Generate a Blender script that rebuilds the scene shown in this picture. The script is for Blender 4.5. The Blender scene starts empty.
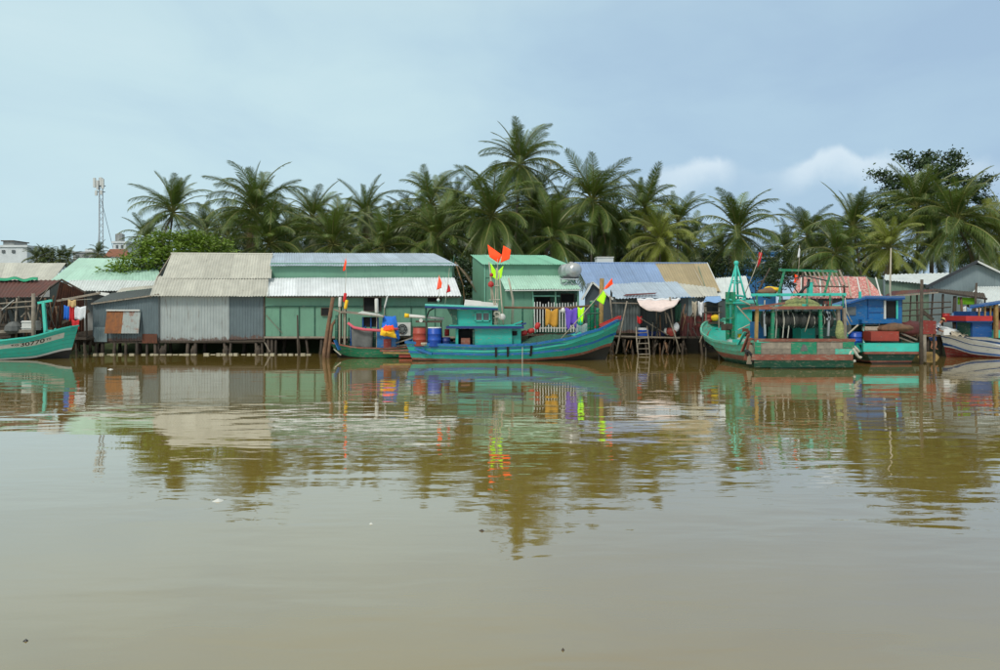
import bpy, bmesh, math, random
from mathutils import Vector, Matrix, noise as mnoise
R = math.radians
scene = bpy.context.scene
C = scene.collection

# ------------------------------------------------------------------ camera
F, HY, CAMH = 722.0, 310.0, 3.0          # focal length in photo pixels, horizon row, eye height (m)
cd = bpy.data.cameras.new('camera'); cam = bpy.data.objects.new('camera', cd); C.objects.link(cam)
cd.sensor_width = 36.0; cd.lens = F * 36.0 / 1000.0
cd.shift_y = -(335.0 - HY) / 1000.0
cd.clip_start = 0.1; cd.clip_end = 5000
cam.location = (0, 0, CAMH); cam.rotation_euler = (R(90), 0, 0)
scene.camera = cam

# ------------------------------------------------------------------ world
SUN_EL, SUN_AZ = 46.0, 205.0              # sun high, behind and left of the camera
w = bpy.data.worlds.new('World'); scene.world = w; w.use_nodes = True
nt = w.node_tree; nt.nodes.clear()
def N(t, typ, **kw):
    n = t.nodes.new(typ)
    for k, v in kw.items(): setattr(n, k, v)
    return n
def L(t, a, b): t.links.new(a, b)
def math_n(t, op, a, b=None, clamp=False):
    n = N(t, 'ShaderNodeMath', operation=op); n.use_clamp = clamp
    for i, x in enumerate((a, b)):
        if x is None: continue
        if isinstance(x, (int, float)): n.inputs[i].default_value = x
        else: L(t, x, n.inputs[i])
    return n.outputs[0]
def mixc(t, fac, a, b, blend='MIX'):
    n = N(t, 'ShaderNodeMix', data_type='RGBA', blend_type=blend)
    for s, x in ((0, fac), (6, a), (7, b)):
        if isinstance(x, (int, float)): n.inputs[s].default_value = x
        elif isinstance(x, tuple): n.inputs[s].default_value = (*x[:3], 1)
        else: L(t, x, n.inputs[s])
    return n.outputs[2]
def ramp(t, fac, pts):
    n = N(t, 'ShaderNodeValToRGB'); e = n.color_ramp.elements
    while len(e) < len(pts): e.new(0.5)
    for i, (p, c) in enumerate(pts):
        e[i].position = p; e[i].color = (*(c if isinstance(c, tuple) else (c, c, c)), 1)
    L(t, fac, n.inputs[0]); return n.outputs[0]
def mapr(t, x, a, b, c=0.0, d=1.0, typ='SMOOTHSTEP'):
    n = N(t, 'ShaderNodeMapRange', interpolation_type=typ)
    L(t, x, n.inputs[0])
    for i, v in zip((1, 2, 3, 4), (a, b, c, d)): n.inputs[i].default_value = v
    return n.outputs[0]
def noise_n(t, vec, scale, detail=4, rough=.55, dist=0.0):
    n = N(t, 'ShaderNodeTexNoise'); L(t, vec, n.inputs['Vector'])
    n.inputs['Scale'].default_value = scale; n.inputs['Detail'].default_value = detail
    n.inputs['Roughness'].default_value = rough; n.inputs['Distortion'].default_value = dist
    return n.outputs[0]

sky = N(nt, 'ShaderNodeTexSky', sky_type='NISHITA')
sky.sun_disc = False; sky.sun_elevation = R(SUN_EL); sky.sun_rotation = R(SUN_AZ)
sky.air_density = 1.0; sky.dust_density = 1.5; sky.ozone_density = 1.0
bg1 = N(nt, 'ShaderNodeBackground'); L(nt, sky.outputs[0], bg1.inputs[0]); bg1.inputs[1].default_value = 0.075
tc = N(nt, 'ShaderNodeTexCoord'); gen = tc.outputs['Generated']
sep = N(nt, 'ShaderNodeSeparateXYZ'); L(nt, gen, sep.inputs[0])
az = math_n(nt, 'ARCTAN2', sep.outputs[0], sep.outputs[1])       # 0 ahead, + to the right (radians)
el = math_n(nt, 'ARCSINE', sep.outputs[2])
# broad thin overcast: brighter and darker veils, stretched along the horizon
mp = N(nt, 'ShaderNodeMapping'); L(nt, gen, mp.inputs[0]); mp.inputs['Scale'].default_value = (1, 1, 2.6); mp.inputs['Location'].default_value = (3.1, .35, .2)
veil = noise_n(nt, mp.outputs[0], 1.15, 5, .5, .25)
veil2 = noise_n(nt, mp.outputs[0], 3.2, 6, .55, .5)
side = mapr(nt, sep.outputs[0], -.75, .65, 1, 0)                 # thinner, bluer cloud towards the right half of the sky
vv = math_n(nt, 'ADD', math_n(nt, 'MULTIPLY', veil, .55), math_n(nt, 'ADD', math_n(nt, 'MULTIPLY', side, .34), math_n(nt, 'MULTIPLY', math_n(nt, 'SUBTRACT', veil2, .18), .34)))
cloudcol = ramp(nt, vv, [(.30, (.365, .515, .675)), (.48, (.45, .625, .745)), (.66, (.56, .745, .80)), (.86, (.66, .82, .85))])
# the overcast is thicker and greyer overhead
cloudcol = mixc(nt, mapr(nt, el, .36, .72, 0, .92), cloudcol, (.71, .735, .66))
# low bank of cumulus: its top height follows azimuth all the way round
fc = N(nt, 'ShaderNodeFloatCurve'); cm = fc.mapping; cu = cm.curves[0]
def azx(d): return .5 + d / 360.0
pts = [(-180, .50), (-165, .54), (-152, .5), (-130, .58), (-112, .5), (-90, .56), (-70, .5), (-52, .54), (-38, .5), (-20, .5), (0, .5), (9.5, .52), (12.1, .55), (13.6, .568), (14.7, .578), (16.2, .612), (17.3, .60), (18.6, .565), (19.6, .535), (20.9, .538), (23, .58), (24.7, .610), (26, .60), (27.1, .56), (28.4, .572), (29.8, .53), (32.5, .53), (36, .50), (45, .5), (60, .56), (80, .5), (105, .58), (125, .5), (150, .56), (168, .5), (180, .50)]
while len(cu.points) < len(pts): cu.points.new(.5, .5)
for p, (d, y) in zip(cu.points, pts): p.location = (azx(d), y); p.handle_type = 'AUTO'
cm.update()
L(nt, math_n(nt, 'ADD', math_n(nt, 'MULTIPLY', az, 1 / (2 * math.pi)), .5), fc.inputs['Value'])
fm = N(nt, 'ShaderNodeFloatCurve'); mm = fm.mapping; mc_ = mm.curves[0]       # where along the bank there are white caps
mpts = [(-180, .1), (-165, .8), (-152, .1), (-130, .9), (-112, .1), (-90, .8), (-70, .1), (-52, .5), (-40, .05), (-20, .0), (0, .0), (9.8, .0), (12.2, .55), (14.7, .9), (16.2, 1), (17.2, .75), (18.4, .12), (19.6, .12), (22, .7), (24.7, 1), (27.1, .8), (28.4, .75), (30, .25), (32.5, .5), (36, .1), (45, .1), (60, .8), (80, .1), (105, .9), (125, .1), (150, .8), (168, .1), (180, .1)]
while len(mc_.points) < len(mpts): mc_.points.new(.5, .5)
for p, (d, y) in zip(mc_.points, mpts): p.location = (azx(d), y); p.handle_type = 'AUTO'
mm.update(); L(nt, math_n(nt, 'ADD', math_n(nt, 'MULTIPLY', az, 1 / (2 * math.pi)), .5), fm.inputs['Value'])
puff = noise_n(nt, gen, 20, 5, .62)
top = math_n(nt, 'ADD', math_n(nt, 'MULTIPLY', fc.outputs[0], .335), math_n(nt, 'MULTIPLY', math_n(nt, 'SUBTRACT', puff, .5), .034))
dd = math_n(nt, 'SUBTRACT', top, el)                              # angle below the cloud top
edge = mapr(nt, dd, -.004, .012)
fade = mapr(nt, dd, .008, .055, 1, 0)
tall = mapr(nt, fm.outputs[0], 0, 1, 0, 1, 'LINEAR')
cum = math_n(nt, 'MULTIPLY', math_n(nt, 'MULTIPLY', math_n(nt, 'MULTIPLY', edge, fade), tall), .85)
cloudcol = mixc(nt, cum, cloudcol, (.70, .81, .88))
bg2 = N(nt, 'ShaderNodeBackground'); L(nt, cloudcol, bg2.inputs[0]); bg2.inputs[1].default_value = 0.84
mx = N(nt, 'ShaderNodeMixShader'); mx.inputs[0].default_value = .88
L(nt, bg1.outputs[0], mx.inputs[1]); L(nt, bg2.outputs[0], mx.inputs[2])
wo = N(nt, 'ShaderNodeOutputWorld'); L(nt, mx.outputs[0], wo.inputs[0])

# ------------------------------------------------------------------ sun (veiled)
sl = bpy.data.lights.new('sun', 'SUN'); sl.energy = 1.5; sl.angle = R(12); sl.color = (1, .955, .88)
so = bpy.data.objects.new('sun', sl); C.objects.link(so); so.location = (-30, -30, 60)
a, e = R(SUN_AZ), R(SUN_EL)
sdir = Vector((math.sin(a) * math.cos(e), math.cos(a) * math.cos(e), math.sin(e)))
so.rotation_euler = sdir.to_track_quat('Z', 'Y').to_euler()
vs = scene.view_settings; vs.view_transform = 'Standard'; vs.look = 'None'; vs.exposure = 0.4; vs.gamma = 1.0
vs.use_curve_mapping = False

# ------------------------------------------------------------------ helpers
def lin(r, g, b):
    def f(c):
        c /= 255.0
        return c / 12.92 if c <= .04045 else ((c + .055) / 1.055) ** 2.4
    return (f(r), f(g), f(b))
def P(px, py, Y): return Vector(((px - 500) * Y / F, Y, CAMH + (HY - py) * Y / F))
def PX(px, Y): return (px - 500) * Y / F
def PZ(py, Y): return CAMH + (HY - py) * Y / F
rnd = random.Random(11)

MATS = {}
def mat(name, col, rough=.6, metal=0.0, var=.16, scale=2.5, dirt=None, damt=.5, streak=False, bump=.0, bscale=30, objvar=.0, spec=.5, trans=None, foot=0.0, wear=0.0):
    m = bpy.data.materials.new(name); m.use_nodes = True; t = m.node_tree; t.nodes.clear()
    o = N(t, 'ShaderNodeOutputMaterial'); b = N(t, 'ShaderNodeBsdfPrincipled'); L(t, b.outputs[0], o.inputs[0])
    tcn = N(t, 'ShaderNodeTexCoord'); vec = tcn.outputs['Object']
    inf = N(t, 'ShaderNodeObjectInfo')
    off = N(t, 'ShaderNodeVectorMath', operation='ADD'); L(t, vec, off.inputs[0])
    sc = N(t, 'ShaderNodeVectorMath', operation='SCALE'); sc.inputs[0].default_value = (37, 91, 53); L(t, inf.outputs['Random'], sc.inputs['Scale']); L(t, sc.outputs[0], off.inputs[1])
    vec = off.outputs[0]
    n1 = noise_n(t, vec, scale, 5, .6)
    d = tuple(c * (1 - var * 1.6) for c in col); u = tuple(min(1, c * (1 + var * 1.2)) for c in col)
    c = ramp(t, n1, [(.28, d), (.72, u)])
    if dirt:
        mp = N(t, 'ShaderNodeMapping'); L(t, vec, mp.inputs[0])
        mp.inputs['Scale'].default_value = (5, 5, .55) if streak else (1.6, 1.6, 1.6)
        n2 = noise_n(t, mp.outputs[0], 1.4, 7, .68)
        lo = .78 - .5 * damt
        f = mapr(t, n2, lo, lo + .2, 0, .85)
        c = mixc(t, f, c, dirt)
    if wear:                                # plank seams on hulls, flaked paint, dark runs
        at_ = N(t, 'ShaderNodeAttribute'); at_.attribute_name = 'strake'
        fr_ = math_n(t, 'FRACT', math_n(t, 'MULTIPLY', at_.outputs['Fac'], 8.0))
        seam = math_n(t, 'MULTIPLY', mapr(t, fr_, .05, .13, 1, 0), mapr(t, at_.outputs['Fac'], .005, .01))
        c = mixc(t, math_n(t, 'MULTIPLY', seam, .55), c, tuple(x * .35 for x in col))
        m3 = N(t, 'ShaderNodeMapping'); L(t, vec, m3.inputs[0]); m3.inputs['Scale'].default_value = (1.2, 1.2, 5)
        n3 = noise_n(t, m3.outputs[0], 2.6, 8, .72, .3)
        c = mixc(t, mapr(t, n3, .66 - .12 * wear, .70 - .12 * wear, 0, .7), c, lin(134, 128, 112))
        m4 = N(t, 'ShaderNodeMapping'); L(t, vec, m4.inputs[0]); m4.inputs['Scale'].default_value = (7, 7, .5)
        n4 = noise_n(t, m4.outputs[0], 1.0, 6, .7)
        c = mixc(t, mapr(t, n4, .56, .74, 0, .55 * min(1, wear)), c, tuple(x * .38 + .012 for x in col))
    if foot:                                # rust creeping up from the lower edge of the sheet
        sz = N(t, 'ShaderNodeSeparateXYZ'); L(t, tcn.outputs['Generated'], sz.inputs[0])
        nz = noise_n(t, vec, 4.5, 5, .65)
        ff = mapr(t, math_n(t, 'ADD', sz.outputs[2], math_n(t, 'MULTIPLY', math_n(t, 'SUBTRACT', nz, .5), .32)), foot * .35, foot, .8, 0)
        c = mixc(t, ff, c, lin(92, 60, 44))
    if objvar:
        k = mapr(t, inf.outputs['Random'], 0, 1, 1 - objvar, 1 + objvar, 'LINEAR')
        cc = N(t, 'ShaderNodeCombineColor'); 
        for i in range(3): L(t, k, cc.inputs[i])
        c = mixc(t, 1.0, c, cc.outputs[0], 'MULTIPLY')
    L(t, c, b.inputs['Base Color'])
    rr = mapr(t, n1, .2, .8, max(.05, rough - .12), min(1, rough + .12)); L(t, rr, b.inputs['Roughness'])
    b.inputs['Metallic'].default_value = metal
    b.inputs['Specular IOR Level'].default_value = spec
    if bump:
        bn = N(t, 'ShaderNodeBump'); bn.inputs['Strength'].default_value = 1; bn.inputs['Distance'].default_value = bump
        L(t, noise_n(t, vec, bscale, 4), bn.inputs['Height']); L(t, bn.outputs[0], b.inputs['Normal'])
    if trans:
        tr = N(t, 'ShaderNodeBsdfTranslucent'); tr.inputs[0].default_value = (*trans, 1)
        ms = N(t, 'ShaderNodeAddShader'); L(t, b.outputs[0], ms.inputs[0]); L(t, tr.outputs[0], ms.inputs[1]); L(t, ms.outputs[0], o.inputs[0])
    MATS[name] = m; return m

RUST = lin(112, 62, 36); GRIME = lin(52, 50, 44); MOSS = lin(70, 76, 60)
# tin and timber
mat('tin_grey_roof', lin(186, 184, 172), .6, .05, .1, 1.2, lin(138, 134, 120), .46, True, objvar=.10)
mat('tin_silver', lin(222, 226, 228), .45, .08, .08, 1.0, lin(140, 145, 148), .40, True, objvar=.09)
mat('tin_silver_blue', lin(170, 184, 198), .45, .12, .12, 1.0, lin(126, 140, 158), .45, True, objvar=.07)
mat('tin_white', lin(208, 214, 212), .5, .1, .08, 1.2, lin(150, 150, 145), .4, True, objvar=.04)
mat('tin_mint_roof', lin(126, 186, 160), .5, .05, .08, 1.0, lin(120, 150, 138), .4, True, objvar=.09)
mat('tin_mint_pale', lin(172, 208, 190), .5, .05, .08, 1.0, lin(150, 165, 155), .4, True, objvar=.04)
mat('tin_blue_roof', lin(132, 156, 192), .5, .15, .10, 1.0, lin(160, 172, 188), .45, True, objvar=.08)
mat('tin_tan_roof', lin(164, 148, 116), .6, .05, .10, 1.0, lin(136, 124, 104), .4, True, objvar=.10)
mat('tin_red_roof', lin(186, 108, 102), .65, .0, .25, 3, lin(210, 196, 186), .66, True, objvar=.18)
mat('tin_brown_roof', lin(96, 58, 50), .7, .0, .2, 1.4, lin(58, 44, 40), .5, True, objvar=.12)
mat('tin_wall_light', lin(164, 172, 170), .5, .2, .08, 1.2, lin(112, 96, 84), .48, True, objvar=.06, foot=.10)
mat('tin_wall_blue', lin(94, 108, 112), .55, .1, .10, 1.2, lin(70, 78, 84), .45, True, objvar=.05, foot=.10)
mat('tin_wall_dark', lin(84, 92, 92), .6, .1, .14, 1.2, lin(62, 62, 60), .5, True, objvar=.08, foot=.12)
mat('tin_wall_green', lin(100, 146, 122), .55, .0, .08, .7, lin(70, 104, 88), .46, True, objvar=.03)
mat('tin_wall_sage', lin(112, 134, 116), .6, .1, .08, 1.2, lin(92, 106, 96), .42, True, objvar=.08)
mat('tin_wall_grey', lin(128, 142, 144), .55, .15, .06, 1.0, lin(100, 112, 114), .42, True, objvar=.09)
mat('tin_rust', lin(98, 58, 40), .8, .0, .3, 3.5, lin(58, 40, 32), .55, True, objvar=.2)
mat('tin_hatch_rust', lin(132, 84, 50), .8, .0, .25, 3, lin(150, 92, 44), .6, True)
mat('tin_hatch', lin(146, 154, 150), .6, .15, .12, 1.4, lin(124, 70, 36), .62, False, objvar=.0)
mat('tin_slate', lin(62, 72, 78), .6, .1, .14, 1.2, lin(48, 54, 58), .45, True)
mat('tin_maroon', lin(92, 44, 42), .75, .0, .25, 2.0, lin(52, 34, 32), .5, True, objvar=.15)
mat('tin_blue_house', lin(66, 130, 190), .55, 0, .08, 1)
mat('concrete_white', lin(214, 218, 218), .8, 0, .08, .8, lin(160, 160, 155), .36, True)
mat('concrete_grey', lin(150, 152, 150), .85, 0, .15, 1.2, lin(110, 108, 100), .45, True)
mat('wood_dark', lin(74, 64, 54), .85, 0, .3, 4, lin(36, 32, 28), .5, True, .004, 40, .25)
mat('wood_grey', lin(138, 128, 114), .85, 0, .22, 4, lin(84, 78, 70), .5, True, .004, 40, .18)
mat('wood_brown', lin(112, 84, 62), .8, 0, .25, 4, lin(70, 56, 46), .5, True, .004, 40, .2)
mat('wood_yellow', lin(158, 128, 76), .8, 0, .22, 4, lin(110, 90, 60), .45, True, .003, 40, .1)
mat('bamboo', lin(176, 166, 146), .6, 0, .12, 5, lin(130, 120, 100), .4, False, objvar=.1)
mat('wood_red', lin(136, 80, 64), .75, 0, .2, 3, lin(150, 118, 96), .48, False, .003, 40, .08, wear=0.9)
mat('white_paint', lin(206, 206, 200), .5, 0, .06, 3, lin(150, 145, 135), .36, True, wear=0.3)
# boat paint
mat('teal', lin(38, 168, 152), .42, 0, .08, 1.6, lin(50, 128, 108), .36, True, .0015, 20, wear=0.7)
mat('teal_bright', lin(62, 190, 172), .42, 0, .07, 1.6, lin(90, 168, 150), .38, True, .0015, 20, wear=0.6)
mat('mint_worn', lin(84, 182, 158), .5, 0, .12, 2, lin(140, 116, 94), .5, True, .002, 20, wear=1.2)
mat('green_paint', lin(26, 128, 92), .45, 0, .1, 2, lin(48, 96, 76), .42, True, .0015, 20, wear=1.0)
mat('green_dark', lin(24, 82, 64), .5, 0, .12, 2, lin(40, 58, 48), .45, True, wear=0.8)
mat('blue_paint', lin(16, 96, 154), .42, 0, .1, 2, lin(40, 104, 140), .38, True, wear=0.7)
mat('blue_deep', lin(16, 76, 138), .42, 0, .1, 2, lin(44, 84, 130), .36, True, wear=0.6)
mat('navy', lin(22, 48, 110), .5, 0, .1, 2)
mat('hull_white', lin(236, 238, 238), .45, 0, .06, 1.6, lin(150, 160, 165), .42, True, wear=0.4)
mat('hull_red', lin(132, 46, 38), .6, 0, .15, 2, lin(120, 84, 60), .45, True, wear=0.8)
mat('hull_black', lin(30, 30, 28), .6, 0, .2, 2, lin(56, 52, 40), .45, True)
mat('hull_name', lin(24, 22, 30), .6, 0, .1, 8)
mat('name_band', lin(206, 208, 200), .5, 0, .06, 4, lin(170, 170, 150), .42, False)
mat('pitch_red', lin(180, 46, 44), .55, 0, .1, 3)
mat('barrel_red', lin(158, 62, 46), .5, 0, .1, 3, lin(120, 60, 48), .4, True, wear=0.4)
mat('barrel_blue', lin(24, 76, 172), .4, 0, .08, 3, lin(50, 84, 150), .36, True, wear=0.3)
mat('rope_pale', lin(186, 182, 168), .8, 0, .1, 10)
mat('rope_dark', lin(58, 60, 56), .85, 0, .25, 14, lin(96, 98, 92), .45, False, .01, 40)
mat('net_green', lin(48, 92, 74), .85, 0, .3, 9, lin(30, 56, 48), .5, False, .05, 14)
mat('net_yellow', lin(146, 150, 96), .85, 0, .3, 9, lin(90, 110, 80), .5, False, .05, 14)
mat('net_grey', lin(98, 100, 98), .8, 0, .16, 4, lin(120, 124, 124), .4, False, .01, 30)
mat('steel', lin(186, 188, 188), .38, .55, .06, 3)
mat('steel_dark', lin(70, 72, 74), .5, .5, .15, 5, RUST, .4)
mat('black_plastic', lin(24, 25, 27), .5, 0, .15, 5)
mat('dark_void', lin(22, 23, 24), .9, 0, .2, 3)
mat('glass', lin(96, 100, 100), .12, 0, .15, 3)
mat('foam_block', lin(168, 160, 138), .85, 0, .2, 4, lin(120, 110, 88), .42)
def cloth(name, c, tr=.25): mat(name, c, .85, 0, .08, 5, tuple(x * .7 for x in c), .36, False, .004, 25, trans=tuple(x * tr for x in c))
cloth('cloth_orange', lin(246, 92, 40), .5); cloth('cloth_lime', lin(186, 236, 40), .5); cloth('cloth_red', lin(196, 44, 48), .4)
cloth('cloth_pink', lin(222, 204, 198)); cloth('cloth_mustard', lin(188, 140, 50)); cloth('cloth_purple', lin(104, 78, 182))
cloth('cloth_white', lin(214, 216, 218)); cloth('cloth_blue', lin(36, 110, 206)); cloth('cloth_yellow', lin(232, 190, 40)); cloth('cloth_green', lin(40, 150, 110))
cloth('cloth_lightblue', lin(130, 165, 205)); cloth('cloth_hose', lin(206, 96, 110)); cloth('lime_board', lin(150, 214, 50), .2)
mat('skin', lin(150, 104, 78), .6, 0, .06, 6); mat('hair', lin(40, 30, 24), .6, 0, .2, 20); mat('straw', lin(206, 172, 118), .8, 0, .1, 12)
mat('shorts_blue', lin(52, 88, 150), .85, 0, .1, 8)
# plants
mat('palm_leaf', lin(78, 96, 40), .42, 0, .22, 1.1, None, objvar=.30, spec=.5, trans=lin(50, 60, 14))
mat('palm_leaf_yellow', lin(120, 128, 50), .45, 0, .2, 1.1, None, objvar=.22, spec=.5, trans=lin(56, 62, 14))
mat('palm_leaf_far', lin(66, 80, 38), .5, 0, .2, 1.1, None, objvar=.25, spec=.4, trans=lin(28, 40, 14))
mat('palm_rib', lin(118, 118, 62), .5, 0, .1, 3)
mat('palm_dead', lin(136, 110, 76), .8, 0, .2, 2, None, objvar=.2)
mat('palm_trunk', lin(124, 114, 100), .85, 0, .2, 3, lin(84, 78, 70), .5, False, .02, 9)
mat('coconut', lin(120, 116, 52), .6, 0, .2, 4, objvar=.15)
mat('leaf_dark', lin(48, 66, 34), .5, 0, .3, .9, None, spec=.4, trans=lin(20, 32, 10))
mat('leaf_almond', lin(56, 76, 40), .45, 0, .3, .7, None, spec=.5, trans=lin(18, 28, 10))
mat('leaf_light', lin(104, 126, 42), .5, 0, .38, 1.6, None, spec=.4, trans=lin(50, 66, 10))
mat('bark', lin(88, 78, 66), .9, 0, .25, 4, lin(56, 50, 44), .5, False, .02, 12)
mat('terracotta', lin(134, 86, 64), .8, 0, .2, 2)

def M_(m): return MATS[m] if isinstance(m, str) else m
class MB:
    def __init__(s): s.v = []; s.f = []; s.m = []
    def add(s, vs, fs, mi=0):
        k = len(s.v); s.v += [Vector(p) for p in vs]; s.f += [tuple(i + k for i in q) for q in fs]; s.m += [mi] * len(fs); return s
    def box(s, lo, hi, mi=0):
        (x0, y0, z0), (x1, y1, z1) = lo, hi
        return s.add([(x0, y0, z0), (x1, y0, z0), (x1, y1, z0), (x0, y1, z0), (x0, y0, z1), (x1, y0, z1), (x1, y1, z1), (x0, y1, z1)],
                     [(0, 3, 2, 1), (4, 5, 6, 7), (0, 1, 5, 4), (1, 2, 6, 5), (2, 3, 7, 6), (3, 0, 4, 7)], mi)
    def slab(s, q, th, mi=0):
        """quad of four points, thickened along its normal by th"""
        q = [Vector(p) for p in q]; n = (q[1] - q[0]).cross(q[3] - q[0]).normalized() * th
        return s.add(q + [p + n for p in q], [(3, 2, 1, 0), (4, 5, 6, 7), (0, 1, 5, 4), (1, 2, 6, 5), (2, 3, 7, 6), (3, 0, 4, 7)], mi)
    def beam(s, p, q, wd, h=None, up=(0, 0, 1), mi=0):
        p, q = Vector(p), Vector(q); h = h or wd; d = (q - p).normalized(); u = Vector(up)
        if abs(d.dot(u)) > .95: u = Vector((0, 1, 0))
        sd = d.cross(u).normalized() * wd / 2; u2 = sd.cross(d).normalized() * h / 2
        vs = [p - sd - u2, p + sd - u2, p + sd + u2, p - sd + u2, q - sd - u2, q + sd - u2, q + sd + u2, q - sd + u2]
        return s.add(vs, [(0, 1, 2, 3), (7, 6, 5, 4), (0, 4, 5, 1), (1, 5, 6, 2), (2, 6, 7, 3), (3, 7, 4, 0)], mi)
    def tube(s, pts, rad, n=6, mi=0, cap=True):
        pts = [Vector(p) for p in pts]
        if isinstance(rad, (int, float)): rad = [rad] * len(pts)
        rings = []; u = None
        for i, p in enumerate(pts):
            d = (pts[min(i + 1, len(pts) - 1)] - pts[max(i - 1, 0)]).normalized()
            if u is None: u = Vector((0, 0, 1)) if abs(d.z) < .9 else Vector((1, 0, 0))
            a_ = d.cross(u).normalized(); b_ = a_.cross(d).normalized(); u = b_
            rings.append([p + (a_ * math.cos(2 * math.pi * k / n) + b_ * math.sin(2 * math.pi * k / n)) * rad[i] for k in range(n)])
        vs = [x for r_ in rings for x in r_]; fs = []
        for i in range(len(pts) - 1):
            for k in range(n):
                fs.append((i * n + k, i * n + (k + 1) % n, (i + 1) * n + (k + 1) % n, (i + 1) * n + k))
        if cap: fs += [tuple(range(n - 1, -1, -1)), tuple(range((len(pts) - 1) * n, len(pts) * n))]
        return s.add(vs, fs, mi)
    def lathe(s, o, prof, n=14, axis=(0, 0, 1), mi=0):
        o = Vector(o); ax = Vector(axis).normalized(); q = ax.to_track_quat('Z', 'Y')
        vs = []; fs = []
        for (r, z) in prof:
            for k in range(n):
                an = 2 * math.pi * k / n; vs.append(o + q @ Vector((r * math.cos(an), r * math.sin(an), z)))
        for i in range(len(prof) - 1):
            for k in range(n): fs.append((i * n + k, i * n + (k + 1) % n, (i + 1) * n + (k + 1) % n, (i + 1) * n + k))
        fs += [tuple(range(n - 1, -1, -1)), tuple(range((len(prof) - 1) * n, len(prof) * n))]
        return s.add(vs, fs, mi)
    def grid(s, fn, nu, nv, mi=0):
        vs = [fn(i / nu, j / nv) for j in range(nv + 1) for i in range(nu + 1)]
        fs = [(j * (nu + 1) + i, j * (nu + 1) + i + 1, (j + 1) * (nu + 1) + i + 1, (j + 1) * (nu + 1) + i) for j in range(nv) for i in range(nu)]
        return s.add(vs, fs, mi)

ROOT = {}                                  # object -> world position of its thing's root
def mesh_of(mb, name, mats, off, smooth=False):
    me = bpy.data.meshes.new(name)
    me.from_pydata([tuple(v - off) for v in mb.v], [], mb.f)
    for m in (mats if isinstance(mats, (list, tuple)) else [mats]): me.materials.append(M_(m))
    if isinstance(mats, (list, tuple)) and len(mats) > 1: me.polygons.foreach_set('material_index', mb.m)
    if smooth: me.polygons.foreach_set('use_smooth', [True] * len(me.polygons))
    me.update(); return me
def thing(name, loc, label, cat, group=None):
    o = bpy.data.objects.new(name, None); C.objects.link(o); o.location = loc; o.empty_display_size = .2
    o['label'] = label; o['category'] = cat
    if group: o['group'] = group
    ROOT[o] = Vector(loc); return o
def part(name, mb, mats, parent, smooth=False, label=None):
    off = ROOT[parent]
    o = bpy.data.objects.new(name, mesh_of(mb, name, mats, off, smooth)); C.objects.link(o); o.parent = parent; ROOT[o] = off
    if label: o['label'] = label
    return o
def place(name, me, mw, parent):
    o = bpy.data.objects.new(name, me); C.objects.link(o); o.parent = parent
    o.matrix_basis = Matrix.Translation(-ROOT[parent]) @ mw; ROOT[o] = ROOT[parent]; return o
def solo(name, mb, mats, label, cat, group=None, smooth=False):
    xs = [v.x for v in mb.v]; ys = [v.y for v in mb.v]; zs = [v.z for v in mb.v]
    off = Vector(((min(xs) + max(xs)) / 2, (min(ys) + max(ys)) / 2, min(zs)))
    o = bpy.data.objects.new(name, mesh_of(mb, name, mats, off, smooth)); C.objects.link(o); o.location = off; ROOT[o] = off
    o['label'] = label; o['category'] = cat
    if group: o['group'] = group
    return o
def struct(name, mb, mats, smooth=False, kind='structure'):
    o = bpy.data.objects.new(name, mesh_of(mb, name, mats, Vector((0, 0, 0)), smooth)); C.objects.link(o); o['kind'] = kind; ROOT[o] = Vector((0, 0, 0)); return o
def bil(q, u, v):
    return q[0] * (1 - u) * (1 - v) + q[1] * u * (1 - v) + q[2] * u * v + q[3] * (1 - u) * v
def sheets(parent, q, n, mats, name='roof_sheet', pitch=.19, amp=.034, rough_edge=.03, trap=False, facing=(0, -1, .6)):
    """corrugated sheets laid side by side over the quad q = BL, BR, TR, TL; each sheet an object"""
    q = [Vector(p) for p in q]; out = []
    nrm = (q[1] - q[0]).cross(q[3] - q[0]).normalized()
    if nrm.dot(Vector(facing)) < 0: nrm = -nrm
    for i in range(n):
        m = mats(i) if callable(mats) else mats
        u0, u1 = i / n, (i + 1) / n
        wd = (bil(q, u1, 0) - bil(q, u0, 0)).length
        k = max(2, round(wd / pitch)); S = 4 * k
        lo, hi = rnd.uniform(-.6, .6) * rough_edge, rnd.uniform(-.6, .6) * rough_edge
        lift = nrm * (.006 * (i % 2) + rnd.uniform(0, .006)); ln = max(.1, (bil(q, 0, 1) - bil(q, 0, 0)).length)
        def fn(a_, b_):
            u = u0 + (u1 - u0) * (a_ * 1.03 - .015)
            v = -lo / ln + b_ * (1 + (lo + hi) / ln)
            ph = a_ * k
            h = amp * math.sin(2 * math.pi * ph) if not trap else amp * (1 if (ph % 1) < .22 else 0)
            return bil(q, min(1.002, max(-.002, u)), v) + nrm * h + lift + nrm * .008 * math.sin(b_ * 5 + i)
        mb = MB().grid(fn, S, 2)
        out.append(part(name, mb, m, parent, smooth=not trap))
    return out
def flat(parent, q, m, name, th=.03): return part(name, MB().slab(q, th), m, parent)
def vwall(px0, px1, yt0, yt1, yb, Y, Y1=None):
    Y1 = Y1 or Y
    return [P(px0, yb, Y), P(px1, yb, Y1), P(px1, yt1, Y1), P(px0, yt0, Y)]
def post(parent, p, q, r=.07, m='wood_dark', name='post', sq=False):
    p, q = Vector(p), Vector(q)
    if sq: return part(name, MB().beam(p, q, r * 2), m, parent)
    mid = (p + q) / 2 + Vector((rnd.uniform(-1, 1), rnd.uniform(-1, 1), 0)) * .02 * (q - p).length
    return part(name, MB().tube([p, mid, q], [r * 1.1, r, r * .88], 7), m, parent, True)
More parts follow.
